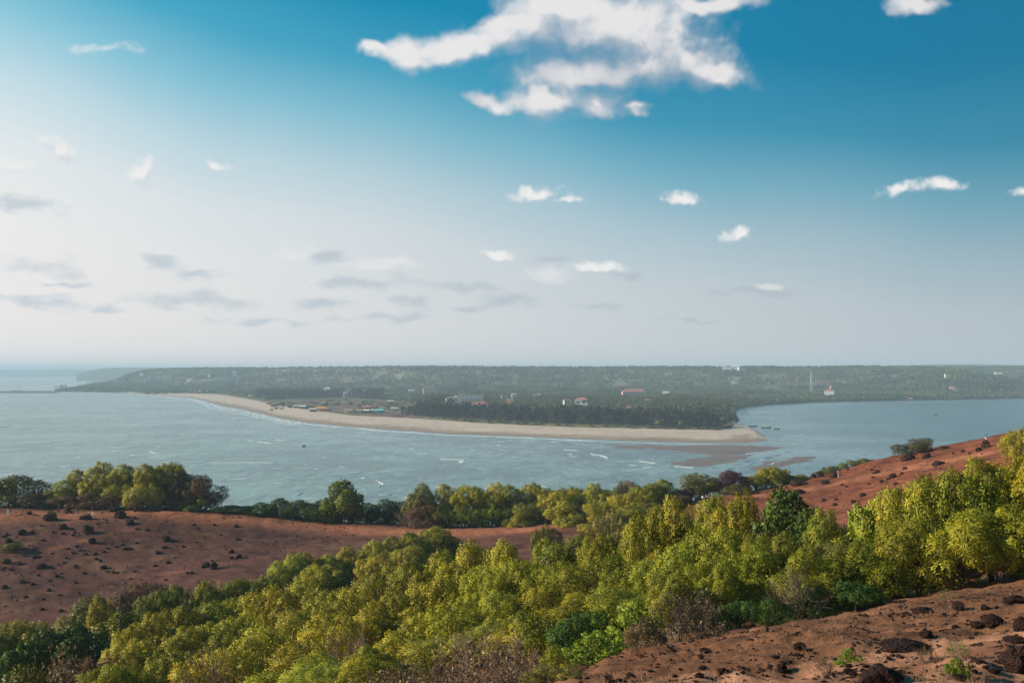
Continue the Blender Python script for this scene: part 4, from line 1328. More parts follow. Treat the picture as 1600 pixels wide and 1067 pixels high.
go = link('dry_grass', mesh_np('dry_grass', gv, None, np.arange(len(gv)).reshape(-1, 3), M_LEAF, {'tone': gtone}), col=(.24, .14, .08))
tag(go, 'short dry grass on the bare red slope', kind='stuff')
# gravel: small lumps of laterite, half buried, gathered in drifts
def lumps(name, x, y, r, mat, label, seed, flat=.55, col=None, sink=.25):
    g = np.random.default_rng(seed)
    n = len(x)
    base = np.array([(1, 0, 0), (.3, .95, 0), (-.8, .6, 0), (-.8, -.6, 0), (.3, -.95, 0), (.25, .3, .8), (-.35, -.1, 1.0)])
    tr = np.array([(0, 1, 5), (1, 2, 5), (2, 6, 5), (2, 3, 6), (3, 4, 6), (4, 0, 5), (4, 5, 6)])
    a = g.uniform(0, 6.28, n)
    ca, sa = np.cos(a)[:, None], np.sin(a)[:, None]
    b = base[None] * (1 + g.normal(size=(n, 7, 3)) * .22)
    vx_ = (b[:, :, 0] * ca - b[:, :, 1] * sa * .8) * r[:, None]
    vy_ = (b[:, :, 0] * sa + b[:, :, 1] * ca * .8) * r[:, None]
    vz_ = b[:, :, 2] * r[:, None] * flat * g.uniform(.6, 1.3, n)[:, None] - r[:, None] * sink
    zz = near_z(x, y)
    V = np.stack([x[:, None] + vx_, y[:, None] + vy_, zz[:, None] + vz_], -1).reshape(-1, 3)
    T3 = (tr[None] + (np.arange(n) * 7)[:, None, None]).reshape(-1, 3)
    return tag(link(name, mesh_np(name, V, None, T3, mat, {'tone': np.repeat(g.uniform(0, 1, n), 7)}), col=col), label, kind='stuff')


def drift(n, px0, px1, y0, y1, seed, sc=2.0, edge=None):
    g = np.random.default_rng(seed)
    yy = np.sqrt(g.uniform(y0 ** 2, y1 ** 2, n)); pp = g.uniform(px0, px1, n)
    xx = (pp - 800) / F * yy
    k = fbm(xx / sc, yy / sc, 3, seed) > g.uniform(-.25, .35, n)
    if edge is not None:
        zz = near_z(xx, yy); qx, qy = to_px(xx, yy, zz); k &= edge(qx, qy)
    return xx[k], yy[k]


x_, y_ = drift(26000, 900, 1660, 10, 36, 501, 1.3)
lumps('gravel', x_, y_, .02 + .09 * rr_.uniform(0, 1, len(x_)) ** 4, M_ROCK, 'gravel of broken laterite on the bare foreground slope', 3)
x_, y_ = drift(9000, -60, 560, 150, 232, 503, 6.0, lambda a, b: b < 966 - a * .22)
lumps('ground_tufts', x_, y_, .10 + .32 * rr_.uniform(0, 1, len(x_)) ** 3, M_LEAF, 'dark stubble of burnt grass on the left slope', 4, .7, (.05, .028, .020))
x_, y_ = drift(5000, 1150, 1640, 140, 218, 505, 6.0)
lumps('ground_tufts', x_, y_, .08 + .28 * rr_.uniform(0, 1, len(x_)) ** 3, M_LEAF, 'stubble of dry grass on the red slope', 6, .7, (.075, .032, .020))
# saplings on the bare slope
plant(1325, 1012, 40, 18.5, 'lime', 'lime', 'thin yellow leaved sapling behind the largest black boulder', cat='bush')
plant(1500, 1030, 40, 17.5, 'dry', 'lime', 'thin sparse sapling between the trails', cat='bush')
plant(1452, 1032, 34, 17, 'dry', 'brown', 'reddish twiggy plant right of the largest black boulder', cat='bush')
plant(1492, 1050, 40, 15, 'lime', 'lime', 'low lime plant at the bottom edge of the bare slope', cat='bush')
plant(1290, 1050, 40, 17, 'dry', 'brown', 'reddish twiggy plant left of the largest black boulder', cat='bush')

# ------------------------------------------------------------------ far trees
def card_tree(seed, H, Rx, n, size, shape='round', z0=.25):
    g = np.random.default_rng(seed)
    d = norm(g.normal(size=(n, 3)))
    rr = g.uniform(.45, 1.0, (n, 1)) ** .5
    p = d * rr
    if shape == 'round':
        lob = 1 + .30 * np.sin(d[:, 0:1] * 5 + seed) * np.cos(d[:, 1:2] * 6 + d[:, 2:3] * 4)
        p = p * lob * np.array((Rx, Rx, H * (1 - z0) / 2)) + np.array((0, 0, H * (1 + z0) / 2 - H * .03))
    else:
        t = g.uniform(0, 1, (n, 1)) ** .8
        prof = np.clip(1.15 - t, .1, 1) ** .7 * (.55 + .45 * np.sin(t * 19 + seed))
        a = g.uniform(0, 6.28, (n, 1))
        p = np.concatenate([np.cos(a) * Rx * prof * rr, np.sin(a) * Rx * prof * rr, H * (z0 + (1 - z0) * t)], 1)
        d = norm(np.concatenate([np.cos(a), np.sin(a), .35 + 0 * a], 1))
    u = norm(np.cross(d + g.normal(size=(n, 3)) * .5, g.normal(size=(n, 3))))
    v = norm(np.cross(d, u))
    s = size * g.uniform(.6, 1.3, (n, 1))
    up = 1.9 if shape != 'round' else 1.0
    if shape != 'round':
        v = norm(np.array((0, 0, 1.0)) + g.normal(size=(n, 3)) * .25 + d * .3)
    V = np.stack([p - u * s, p - v * s * up * .8, p + u * s, p + v * s * up], 1).reshape(-1, 3)
    tone = np.repeat(np.clip(g.uniform(.15, .85, n), 0, 1), 4)
    return V, np.arange(n * 4).reshape(-1, 4), tone


def trunk_np(H, r, n=5):
    V, T_ = [], []
    for z, q in ((-1, 1), (H, .4)):
        for k in range(n): V.append((r * q * math.cos(6.283 * k / n), r * q * math.sin(6.283 * k / n), z))
    Q = [(k, (k + 1) % n, n + (k + 1) % n, n + k) for k in range(n)]
    return np.array(V), np.array(Q)


FAR_COL = {
    'far_round': [(0, (.045, .075, .028)), (.35, (.072, .105, .032)), (.65, (.10, .125, .036)), (.85, (.14, .14, .042)), (1, (.10, .085, .05))],
    'far_cas': [(0, (.032, .042, .030)), (.4, (.048, .050, .036)), (.7, (.062, .056, .040)), (1, (.075, .062, .038))],
    'far_palm': [(0, (.060, .070, .020)), (.5, (.085, .085, .025)), (1, (.12, .10, .032))],
    'far_scrub': [(0, (.055, .078, .030)), (.5, (.09, .105, .042)), (1, (.15, .14, .07))],
}
FM = {k: leaf_mat(k, .2, .1, v) for k, v in FAR_COL.items()}


def far_mesh(name, V, Q, tone, trunk, mat):
    tv, tq = trunk
    n = len(V)
    return mesh_np(name, np.concatenate([V, tv]), np.concatenate([Q, tq + n]), None, None, {'tone': np.concatenate([tone, np.full(len(tv), .2)])}, mats=[mat, M_BARK], mat_idx=[0] * len(Q) + [1] * len(tq))


def palm_np(seed, H):
    g = np.random.default_rng(seed)
    V, Q = [], []
    for k in range(13):
        a = 6.283 * k / 13 + g.uniform(-.2, .2); L = g.uniform(3.4, 4.6); e = g.uniform(.1, .9)
        pts = []
        for t in np.linspace(0, 1, 4):
            rr = L * t * math.cos(e * (1 - t * .6)); z = H + L * t * math.sin(e) - 2.8 * t * t
            pts.append((math.cos(a) * rr, math.sin(a) * rr, z))
        sx_, sy_ = -math.sin(a), math.cos(a)
        o = len(V)
        for p, w_ in zip(pts, (.15, .8, .75, .1)):
            V += [(p[0] + sx_ * w_, p[1] + sy_ * w_, p[2] - .25 * w_), (p[0], p[1], p[2] + .1), (p[0] - sx_ * w_, p[1] - sy_ * w_, p[2] - .25 * w_)]
        for i in range(3):
            for j in range(2):
                Q.append((o + i * 3 + j, o + i * 3 + j + 1, o + i * 3 + 4 + j, o + i * 3 + 3 + j))
    V = np.array(V)
    return V, np.array(Q), g.uniform(.2, .9, len(V))


far_round = [far_mesh('far_tree', *card_tree(s, 11, 5.2, 90, 1.25), trunk_np(5, .3), FM['far_round']) for s in (1, 2, 3, 4)]
far_cas = [far_mesh('casuarina', *card_tree(s, 19, 3.3, 130, .85, 'cone', .10), trunk_np(15, .3), FM['far_cas']) for s in (5, 6, 7)]
far_palm = [far_mesh('palm', *palm_np(s, 12), trunk_np(12, .22), FM['far_palm']) for s in (8, 9)]
far_scrub = [far_mesh('scrub', *card_tree(s, 5, 3.6, 50, 1.0, 'round', .02), trunk_np(1.5, .2), FM['far_scrub']) for s in (10, 11)]


def scatter(name, kinds, pts, scales, label, seed):
    """one object: trees of a far wood set on many points"""
    g = np.random.default_rng(seed)
    pc = bpy.data.collections.new(name + '_kinds')
    for i, me in enumerate(kinds):
        pc.objects.link(bpy.data.objects.new('%s_kind' % name, me))
    me = bpy.data.meshes.new(name)
    me.vertices.add(len(pts))
    me.vertices.foreach_set('co', np.asarray(pts, np.float32).ravel())
    for k, arr, ty in (('size', scales, 'FLOAT'), ('turn', g.uniform(0, 6.28, len(pts)), 'FLOAT')):
        a = me.attributes.new(k, ty, 'POINT'); a.data.foreach_set('value', np.asarray(arr, np.float32))
    a = me.attributes.new('which', 'INT', 'POINT'); a.data.foreach_set('value', g.integers(0, len(kinds), len(pts)).astype(np.int32))
    ob = link(name, me)
    ng = bpy.data.node_groups.new(name, 'GeometryNodeTree')
    ng.interface.new_socket('Geometry', in_out='INPUT', socket_type='NodeSocketGeometry')
    ng.interface.new_socket('Geometry', in_out='OUTPUT', socket_type='NodeSocketGeometry')
    t = NT(ng)
    gi = t.n('NodeGroupInput'); gout = t.n('NodeGroupOutput')
    ci = t.n('GeometryNodeCollectionInfo')
    ci.inputs['Collection'].default_value = pc
    ci.inputs['Separate Children'].default_value = True
    ci.inputs['Reset Children'].default_value = True

    def named(n_, ty):
        nd = t.n('GeometryNodeInputNamedAttribute', data_type=ty)
        nd.inputs['Name'].default_value = n_
        return nd.outputs['Attribute']
    rot = t.n('ShaderNodeCombineXYZ', {2: named('turn', 'FLOAT')})
    iop = t.n('GeometryNodeInstanceOnPoints', {'Points': gi.outputs[0], 'Instance': ci.outputs[0], 'Pick Instance': True, 'Instance Index': named('which', 'INT'), 'Rotation': rot.outputs[0], 'Scale': named('size', 'FLOAT')})
    t.link(iop.outputs[0], gout.inputs[0])
    md = ob.modifiers.new('scatter', 'NODES')
    md.node_group = ng
    return tag(ob, label, kind='stuff')


fr = np.random.default_rng(77)


def far_points(n, px0, px1, y0, y1):
    Yv = np.sqrt(fr.uniform(y0 ** 2, y1 ** 2, n))
    pxv = fr.uniform(px0, px1, n)
    x = (pxv - 800) / F * Yv
    return x, Yv, pxv


CLEAR = []      # spots kept open round buildings: x, y, radius


def keep_clear(x, y):
    ok = np.ones(x.shape, bool)
    for cx, cy, r, front in CLEAR:
        ok &= ~((np.abs(x - cx) < r) & (y > cy - front) & (y < cy + r))
    return ok


# ------------------------------------------------------------------ far buildings
def wallmat(name, c):
    return plain(name, c, .8, .12, .2)


WM = {'white': wallmat('white_wall', (.54, .54, .52)), 'cream': wallmat('cream_wall', (.62, .54, .42)), 'orange': wallmat('orange_wall', (.55, .30, .16)), 'pink': wallmat('pink_wall', (.55, .34, .30)), 'grey': wallmat('grey_wall', (.30, .29, .28)),
      'tile': wallmat('tile_roof', (.42, .16, .11)), 'brownroof': wallmat('brown_roof', (.25, .14, .10)), 'thatch': wallmat('thatch', (.30, .22, .14)), 'tarp': wallmat('orange_tarp', (.75, .36, .06)),
      'teal': wallmat('turquoise_sheet', (.16, .55, .58)), 'dark': wallmat('dark_timber', (.07, .05, .045)), 'sheet': wallmat('pale_sheet', (.58, .55, .50)), 'glass': plain('window_glass', (.03, .04, .05), .2, .1), 'steel': plain('grey_steel', (.45, .46, .47), .5, .1, 1, .3), 'red': wallmat('red_paint', (.5, .06, .04)), 'blue': wallmat('blue_paint', (.08, .16, .4))}


def house(px, py, Yd, wm, hm, label, wall='white', roof='flat', roofm='tile', dm=None, floors=2, name='house', rz=None, balcony=False, group=None, cat='house', wins=True):
    a, b = ray(px, py)
    Yo = Yd
    ys = np.geomspace(1000, 5500, 600)
    over = far_z(a * ys, ys) + (1.0 if px > 1400 and py > 619 else 8.0) > CAM_H + b * ys      # its foot shows above the trees in front
    Yd = float(ys[int(np.argmax(over))]) if over.any() else Yd
    wm *= Yd / Yo; hm *= Yd / Yo
    if dm: dm *= Yd / Yo
    x = a * Yd
    z = float(far_z(np.array([x]), np.array([Yd]))[0]) - .4
    zb = max(z, CAM_H + b * Yd)
    root = link(name, None, loc=(x, Yd, z))
    root.rotation_euler = (0, 0, random.uniform(-.25, .25) if rz is None else rz)
    rise = zb - z
    dm = dm or wm * .6
    hw, hd = wm / 2, dm / 2
    top = rise + hm
    link('wall', MB().box(-hw, hw, -hd, hd, 0, top).mesh('wall', WM[wall]), root)
    ov = .5
    if roof == 'hip':
        rh = min(wm, dm) * .32
        r_ = MB().add([(-hw - ov, -hd - ov, top + .02), (hw + ov, -hd - ov, top + .02), (hw + ov, hd + ov, top + .02), (-hw - ov, hd + ov, top + .02), (-hw + hd, 0, top + rh), (hw - hd, 0, top + rh)] if wm > dm * 1.1 else
                      [(-hw - ov, -hd - ov, top + .02), (hw + ov, -hd - ov, top + .02), (hw + ov, hd + ov, top + .02), (-hw - ov, hd + ov, top + .02), (-.3, 0, top + rh), (.3, 0, top + rh)],
                      [(3, 2, 1, 0), (0, 1, 5, 4), (2, 3, 4, 5), (1, 2, 5), (3, 0, 4)])
    elif roof == 'gable':
        rh = dm * .35
        r_ = MB().add([(-hw - ov, -hd - ov, top + .02), (hw + ov, -hd - ov, top + .02), (hw + ov, hd + ov, top + .02), (-hw - ov, hd + ov, top + .02), (-hw - ov, 0, top + rh), (hw + ov, 0, top + rh)],
                      [(3, 2, 1, 0), (0, 1, 5, 4), (2, 3, 4, 5), (1, 2, 5), (3, 0, 4)])
    else:
        r_ = MB().box(-hw - .25, hw + .25, -hd - .25, hd + .25, top + .01, top + .45)
        roofm = roofm if roofm != 'tile' else wall
    link('roof', r_.mesh('roof', WM[roofm]), root)
    if wins:
        nx = max(2, int(wm / 4.0)); fh = hm / floors
        wmesh = MB().box(-.75, .75, -.06, .06, 0, 1.5).mesh('window', WM['glass'])
        for f_ in range(floors):
            for i in range(nx):
                o = link('window', wmesh, root, loc=(-hw + wm * (i + .5) / nx, -hd - .04, rise + fh * f_ + fh * .35))
                o.scale = (1, 1, min(1.3, fh / 3))
            if balcony:
                link('balcony', MB().box(-hw, hw, -hd - 1.4, -hd - .12, rise + fh * f_ - .1, rise + fh * f_ + .35).mesh('balcony', WM[wall]), root)
    CLEAR.append((x, Yd, wm * .6 + 3, 24))
    tag(root, label, cat, group)
    return root


house(735, 629, 1750, 46, 12, 'long white hotel block with rows of windows', 'white', 'flat', floors=3, dm=14, balcony=True, name='hotel', cat='building', rz=-.05)
house(722, 619.5, 1800, 10, 5, 'small white house at the left end of the hotel', 'white', 'flat', floors=1)
house(740, 635, 1640, 16, 5, 'white house with a low roof in front of the hotel', 'white', 'hip', floors=1)
house(752, 636, 1620, 22, 5, 'large red brown roof in front of the hotel', 'pink', 'hip', 'tile', floors=1)
house(706, 627, 1750, 20, 5, 'cream house left of the hotel', 'cream', 'hip', 'thatch', floors=1)
house(714, 623, 1790, 9, 4, 'cream gabled hut between the cream house and the hotel', 'cream', 'gable', 'sheet', floors=1)
house(671, 614, 2080, 26, 9, 'pale building above the trees left of the hotel', 'cream', 'hip', 'brownroof', floors=2, name='building', cat='building')
house(643, 613, 2100, 12, 4, 'tiny white house left of the pale building', 'white', 'gable', 'sheet', floors=1)
house(797, 634, 1660, 11, 11, 'narrow orange and white house right of the hotel', 'orange', 'flat', 'white', floors=3, dm=9)
house(803, 622, 1780, 8, 7, 'small bright white house above the orange one', 'white', 'gable', 'sheet', floors=1)
house(788, 623, 1800, 11, 4, 'grey roofed house left of the bright white one', 'grey', 'gable', 'grey', floors=1)
house(818, 638, 1480, 5, 4, 'white hut in the dark trees', 'white', 'flat', floors=1)
house(835, 620, 1850, 6, 4, 'left one of two tiny white houses in the palms', 'white', 'flat', floors=1)
house(842, 620, 1840, 7, 5, 'right one of two tiny white houses in the palms', 'white', 'flat', floors=1)
house(887, 632, 1560, 13, 7, 'pale house half hidden in the palms', 'cream', 'hip', 'brownroof', floors=2)
house(909, 630, 1600, 20, 6, 'long house with a red roof and white walls in the palms', 'white', 'hip', 'tile', floors=1, dm=10)
house(990, 617, 1900, 44, 6, 'long pink mansion with red roofs in the palm wood', 'pink', 'hip', 'tile', floors=1, dm=18, name='mansion', cat='mansion', rz=0.03)
house(1000, 614.5, 1940, 14, 7, 'tall red roofed wing behind the long pink mansion', 'pink', 'hip', 'tile', floors=1)
house(982, 639, 1480, 8, 3, 'orange roof low among the palms', 'orange', 'hip', 'tile', floors=1)
house(1012, 631, 1590, 6, 6, 'slim white tower house among the palms', 'white', 'gable', 'tile', floors=2, dm=6)
house(1040, 616, 1900, 12, 3, 'pale green roof in the wood right of the pink mansion', 'cream', 'gable', 'sheet', floors=1)
house(544, 614, 2000, 27, 3, 'broad house with a pale roof above the dune', 'white', 'flat', floors=1, dm=12)
house(545, 612.5, 2030, 12, 6, 'upper storey of the broad house above the dune', 'cream', 'hip', 'brownroof', floors=1)
house(512, 611, 2080, 16, 5, 'white house left of the broad house above the dune', 'white', 'hip', 'sheet', floors=1)
house(570, 613, 2030, 8, 4, 'turquoise roofed hut right of the broad house', 'white', 'gable', 'teal', floors=1)
house(352, 592.5, 3200, 20, 9, 'white house on the hillside, right end of the hillside row', 'white', 'flat', floors=2)
house(366, 586, 3350, 14, 9, 'white house highest on the hillside', 'white', 'hip', 'sheet', floors=2)
house(372, 591, 3250, 12, 6, 'white house just right below the highest one', 'white', 'flat', floors=1)
house(342, 591, 3250, 12, 5, 'low white house left of the right end of the hillside row', 'white', 'flat', floors=1)
house(327, 587, 3400, 8, 5, 'small white house above the hillside row', 'white', 'flat', floors=1)
house(298, 593.5, 3200, 22, 5, 'long white house in the middle of the hillside row', 'white', 'flat', floors=1)
house(262, 594, 3250, 22, 6, 'white house left in the hillside row', 'white', 'flat', floors=1)
house(232, 591.5, 3350, 14, 4, 'low white house at the left end of the hillside row', 'white', 'flat', floors=1)
house(222, 585, 3600, 14, 4, 'small house on the upper hillside at the left', 'white', 'flat', floors=1)
house(440, 592, 3050, 24, 3, 'pale house beside a bare patch on the hillside', 'cream', 'flat', floors=1)
house(92, 605, 3170, 20, 6, 'white villa at the tip of the wooded point', 'white', 'hip', 'sheet', floors=2, name='villa', cat='villa')
house(101, 604, 3185, 11, 5, 'white house beside the villa on the point', 'white', 'flat', floors=2)
house(1134, 574, 3450, 26, 2.5, 'white building on the ridge top, left one', 'white', 'flat', floors=2, name='building', cat='building')
house(1149, 574.5, 3440, 34, 4, 'largest white building on the ridge top', 'white', 'hip', 'sheet', floors=2, name='building', cat='building')
house(1158, 575, 3430, 22, 2, 'low white wing at the right end of the ridge top buildings', 'white', 'flat', floors=1, name='building', cat='building')
house(1148, 596, 2700, 12, 3, 'tiny white house alone on the wooded hillside', 'white', 'flat', floors=1)
house(1296, 616, 2300, 16, 8, 'white church with a pointed yellow front on the river bank', 'white', 'gable', 'tile', floors=1, dm=22, name='church', cat='church', rz=1.2)
house(1299, 615, 2290, 5, 17, 'yellow church tower on the river bank', 'cream', 'hip', 'tile', floors=3, dm=5, name='church_tower', cat='tower')
house(1488, 606, 2550, 12, 2.5, 'pink roofed house under the nearer hill', 'pink', 'hip', 'tile', floors=1)
house(1548, 620, 2250, 11, 1.8, 'low pale house at the river edge on the right', 'cream', 'gable', 'pink', floors=1)
house(1572, 620, 2240, 11, 1.6, 'low pale house at the far right of the river edge', 'white', 'flat', floors=1)
house(1473, 622, 2270, 6, 2, 'small white boathouse at the river edge', 'white', 'flat', floors=1)
house(1420, 624, 2200, 14, 1.4, 'long red roofed shed at the river edge', 'pink', 'gable', 'tile', floors=1)
house(1480, 586, 3300, 16, 3, 'pale hut on the far hillside at the right', 'cream', 'flat', floors=1)
house(1560, 582, 3500, 22, 1.6, 'long pale shed high on the far hillside at the right', 'cream', 'flat', floors=1)


def shack(px, py, wm, label, roofm='thatch', wall='dark', h=3.0, name='beach_shack'):
    p = on_level(px, py, 2.4)
    z = float(far_z(np.array([p.x]), np.array([p.y]))[0]) - .4
    z = max(z, 1.9)
    root = link(name, None, loc=(p.x, p.y, z))
    root.rotation_euler = (0, 0, random.uniform(-.3, .3))
    d = wm * .55; hw, hd = wm / 2, d / 2
    pm_ = MB().tube([(0, 0, -.6), (0, 0, h)], .09, 5).mesh('post', WM['dark'])
    for sx_ in (-1, 0, 1):
        for sy_ in (-1, 1):
            link('post', pm_, root, loc=(sx_ * hw * .94, sy_ * hd * .94, 0))
    link('wall', MB().box(-hw * .9, hw * .9, hd * .2, hd * .9, -.4, h - .15).mesh('wall', WM[wall]), root)
    ov = .7
    link('roof', MB().add([(-hw - ov, -hd - ov, h), (hw + ov, -hd - ov, h), (hw + ov, hd + ov, h), (-hw - ov, hd + ov, h), (-hw * .8, 0, h + d * .33), (hw * .8, 0, h + d * .33)],
                          [(3, 2, 1, 0), (0, 1, 5, 4), (2, 3, 4, 5), (1, 2, 5), (3, 0, 4)]).mesh('roof', WM[roofm]), root)
    CLEAR.append((p.x, p.y, wm, 60))
    return tag(root, label, 'shack')


shack(502, 642.5, 17, 'beach shack with a bright orange roof', 'tarp', 'orange', 3.4)
shack(489, 643.5, 11, 'pale roofed shack just left of the orange one', 'sheet')
shack(513, 643, 9, 'dark shack just right of the orange one', 'brownroof')
shack(473, 639, 12, 'beach shack with a long white roof', 'sheet')
shack(463, 637.5, 10, 'beach shack with a pale roof left of the long white one', 'sheet')
shack(453, 637, 8, 'dark roofed shack at the left of the shack row', 'brownroof')
shack(430, 634.5, 10, 'dark low shack near the left end of the row', 'brownroof')
shack(420, 632, 9, 'pink roofed shack at the left end of the row', 'tile')
shack(441, 633.5, 8, 'dark shack among small bushes on the dune', 'dark')
shack(392, 621.5, 12, 'pale tent at the curve of the beach, right one', 'sheet')
shack(377, 620, 11, 'pale yellow tent at the curve of the beach, left one', 'thatch')
shack(315, 613.5, 16, 'white beach hut far along the beach', 'sheet')
shack(302, 613.5, 14, 'orange brown hut far along the beach', 'tarp')
shack(545, 646, 16, 'cream walled open shack with posts', 'thatch', 'cream', 3.2)
shack(560, 646, 12, 'thatched shack right of the cream walled one', 'thatch', 'cream')
shack(572, 646, 12, 'pale shack in the middle of the dune huts', 'sheet')
shack(580, 645.5, 10, 'greyish hut left of the turquoise one', 'sheet', 'white')
shack(593, 646, 13, 'turquoise roofed hut at the edge of the trees', 'teal', 'teal', 3.4)
shack(573, 640, 16, 'long pink roofed shack behind the dune huts', 'tile')
shack(565, 638, 10, 'dark shed behind the dune huts', 'dark', 'dark')
shack(505, 635, 9, 'tall pale hut on the brown dune', 'thatch', 'cream', 5)
shack(616, 643, 12, 'pale wall of a shack behind the trees', 'sheet', 'cream')
shack(610, 631, 14, 'pale roofed shed at the back of the dune', 'sheet')

# radio mast
mp_ = P(1268, 612, 2500)
mz = float(far_z(np.array([mp_.x]), np.array([mp_.y]))[0]) - .5
mh = P(1268, 582, 2500).z - mz
root = link('radio_mast', None, loc=(mp_.x, mp_.y, mz))
legm = []
nb = 9
for cx_, cy_ in ((-1, -1), (1, -1), (1, 1), (-1, 1)):
    link('leg', MB().tube([(cx_ * 3.2, cy_ * 3.2, 0), (cx_ * .7, cy_ * .7, mh)], .38, 5).mesh('leg', WM['steel']), root)
br = MB()
for k in range(nb):
    z0_, z1_ = mh * k / nb, mh * (k + 1) / nb
    w0, w1 = 3.2 - 2.5 * k / nb, 3.2 - 2.5 * (k + 1) / nb
    c0 = [(-w0, -w0), (w0, -w0), (w0, w0), (-w0, w0)]; c1 = [(-w1, -w1), (w1, -w1), (w1, w1), (-w1, w1)]
    for i in range(4):
        j = (i + 1) % 4
        br.tube([(*c0[i], z0_), (*c1[j], z1_)], .2, 4); br.tube([(*c0[j], z0_), (*c1[i], z1_)], .2, 4); br.tube([(*c1[i], z1_), (*c1[j], z1_)], .2, 4)
link('bracing', br.mesh('bracing', WM['steel']), root)
for k, zf in enumerate((.72, .84, .94)):
    link('antenna', MB().box(-1.6, 1.6, -1.6, 1.6, mh * zf, mh * zf + 2.6).mesh('antenna', WM['white']), root)
tag(root, 'tall grey lattice radio mast above the river bank', 'mast')
mp2 = P(458, 574, 3700)
mz2 = float(far_z(np.array([mp2.x]), np.array([mp2.y]))[0]) - 1
root = link('radio_mast', None, loc=(mp2.x, mp2.y, mz2))
link('pole', MB().tube([(0, 0, 0), (0, 0, P(458, 561, 3700).z - mz2)], [.9, .35], 6).mesh('pole', WM['steel']), root)
tag(root, 'thin mast standing on the skyline at the left', 'mast')

# ------------------------------------------------------------------ far vegetation placing
# front casuarinas: single trees
cas_pts = []
tries = 0
vx = [q[0] for q in VEG]; vyp = [q[1] for q in VEG]
front_xs = np.linspace(628, 1128, 150)
for i, px in enumerate(front_xs):
    py = float(np.interp(px, vx, vyp)) - fr.uniform(3.6, 5.6)
    q = on_level(px + fr.normal() * 1.0, py, 3)
    cas_pts.append((q.x, q.y))
for i, px in enumerate(np.linspace(640, 1135, 110)):
    py = float(np.interp(px, vx, vyp)) - fr.uniform(6.2, 8.4)
    q = on_level(px + fr.normal() * 1.5, py, 3)
    cas_pts.append((q.x, q.y))
LC = 'dark casuarina in the belt of trees behind the beach'
for i, (x, y) in enumerate(cas_pts):
    z = float(far_z(np.array([x]), np.array([y]))[0]) - .4
    px_ = 800 + F * x / y
    hs = np.interp(px_, [620, 660, 760, 900, 1060, 1130], [.55, .75, .85, 1.0, .85, .7])
    o = link('casuarina_tree', random.choice(far_cas), loc=(x, y, z))
    s = random.uniform(.82, 1.12) * hs
    o.scale = (s * random.uniform(1.2, 1.8), s * random.uniform(1.2, 1.8), s * .95)
    o.rotation_euler = (0, 0, random.uniform(0, 6.28))
    tag(o, LC, 'tree', 'casuarinas in the belt behind the beach')
LS = 'small green shrub between the casuarinas and the beach'
for px, py in [(x_, float(np.interp(x_, vx, vyp)) - fr.uniform(.6, 1.6)) for x_ in list(fr.uniform(640, 1145, 46)) + [1060, 1075, 1090, 1105, 1118, 1128, 1136, 1142, 1028, 1032]]:
    q = on_level(px, py, 2.6)
    z = float(far_z(np.array([q.x]), np.array([q.y]))[0]) - .4
    o = link('shrub', random.choice(far_scrub), loc=(q.x, q.y, z))
    s = random.uniform(.45, 1.0)
    o.scale = (s * 1.2, s, s * .8)
    tag(o, LS, 'shrub', 'shrubs along the beach edge')
for (px, py, s, lab) in ((1030, 669, 1.0, 'round bright green tree in front of the casuarinas'), (1130, 666, 1.2, 'leafy green tree at the river end of the belt'), (1066, 668.5, .9, 'paler green tree near the end of the casuarina belt')):
    q = on_level(px, py, 2.6)
    o = link('tree', far_round[1], loc=(q.x, q.y, 2.2)); o.scale = (s, s, s)
    tag(o, lab, 'tree')
LP = 'coconut palm in the grove at the river end of the point'
for i in range(70):
    px = fr.uniform(1040, 1160); py = fr.uniform(636, 660)
    if py > 662 - abs(px - 1100) * .02 - 4: continue
    q = on_level(px, py, 4)
    if sdf(np.array([q.x]), np.array([q.y]))[0] < 8: continue
    o = link('palm_tree', random.choice(far_palm), loc=(q.x, q.y, 3.2))
    s = random.uniform(.9, 1.35); o.scale = (s, s, s * random.uniform(.9, 1.2)); o.rotation_euler = (0, 0, random.uniform(0, 6.28))
    tag(o, LP, 'palm', 'coconut palms at the river end')
LD = 'small dark bush on the brown dune among the shacks'
for i in range(80):
    px = fr.uniform(420, 640); py = np.interp(px, [420, 540, 640], [630, 625, 632]) + fr.uniform(0, 10)
    q = on_level(px, py, 4)
    o = link('shrub', random.choice(far_scrub), loc=(q.x, q.y, float(far_z(np.array([q.x]), np.array([q.y]))[0]) - .4))
    s = random.uniform(.6, 1.25); o.scale = (s * 1.3, s * 1.3, s * .8)
    tag(o, LD, 'shrub', 'bushes on the dune')

# the wood that reads as one mass
x, yv, pxv = far_points(42000, 60, 1700, 1050, 2750)
d = sdf(x, yv); z = far_z(x, yv, pxv)
_, pyv = to_px(x, yv, z)
dvv = poly_dist(x, yv, [tuple(v[:2]) for v in veg_w])
ok = (d > 10) & ~poly_inside(x, yv, beach_poly) & keep_clear(x, yv) & ~(poly_inside(pxv, pyv, DUNE) & (z < 9)) & (dvv > np.where((pxv > 620) & (pxv < 1140), 70, 16))
x, yv, pxv, z, dvv, pyv = x[ok], yv[ok], pxv[ok], z[ok], dvv[ok], pyv[ok]
typ = fbm(x / 120, yv / 160, 3, 131)
casz = ((dvv < 135) & (pxv > 630) & (pxv < 1120)) | ((typ > .38) & (pxv < 900)) | ((pxv > 400) & (pxv < 600) & (pyv < 624) & (pyv > 614))
palmz = ~casz & (typ < .16) & (pxv > 640) & (pxv < 1170) & (yv < 2000) & (fr.uniform(0, 1, len(x)) < .6)
sc_ = fr.uniform(.55, 1.15, len(x))
cs = np.stack([x, yv, z - .5], -1)
scatter('casuarina_wood', far_cas, cs[casz], sc_[casz] * .78, 'dark casuarina wood behind the beach', 1)
scatter('palm_grove', far_palm, cs[palmz], sc_[palmz] * 1.05, 'coconut palm grove on the far shore', 2)
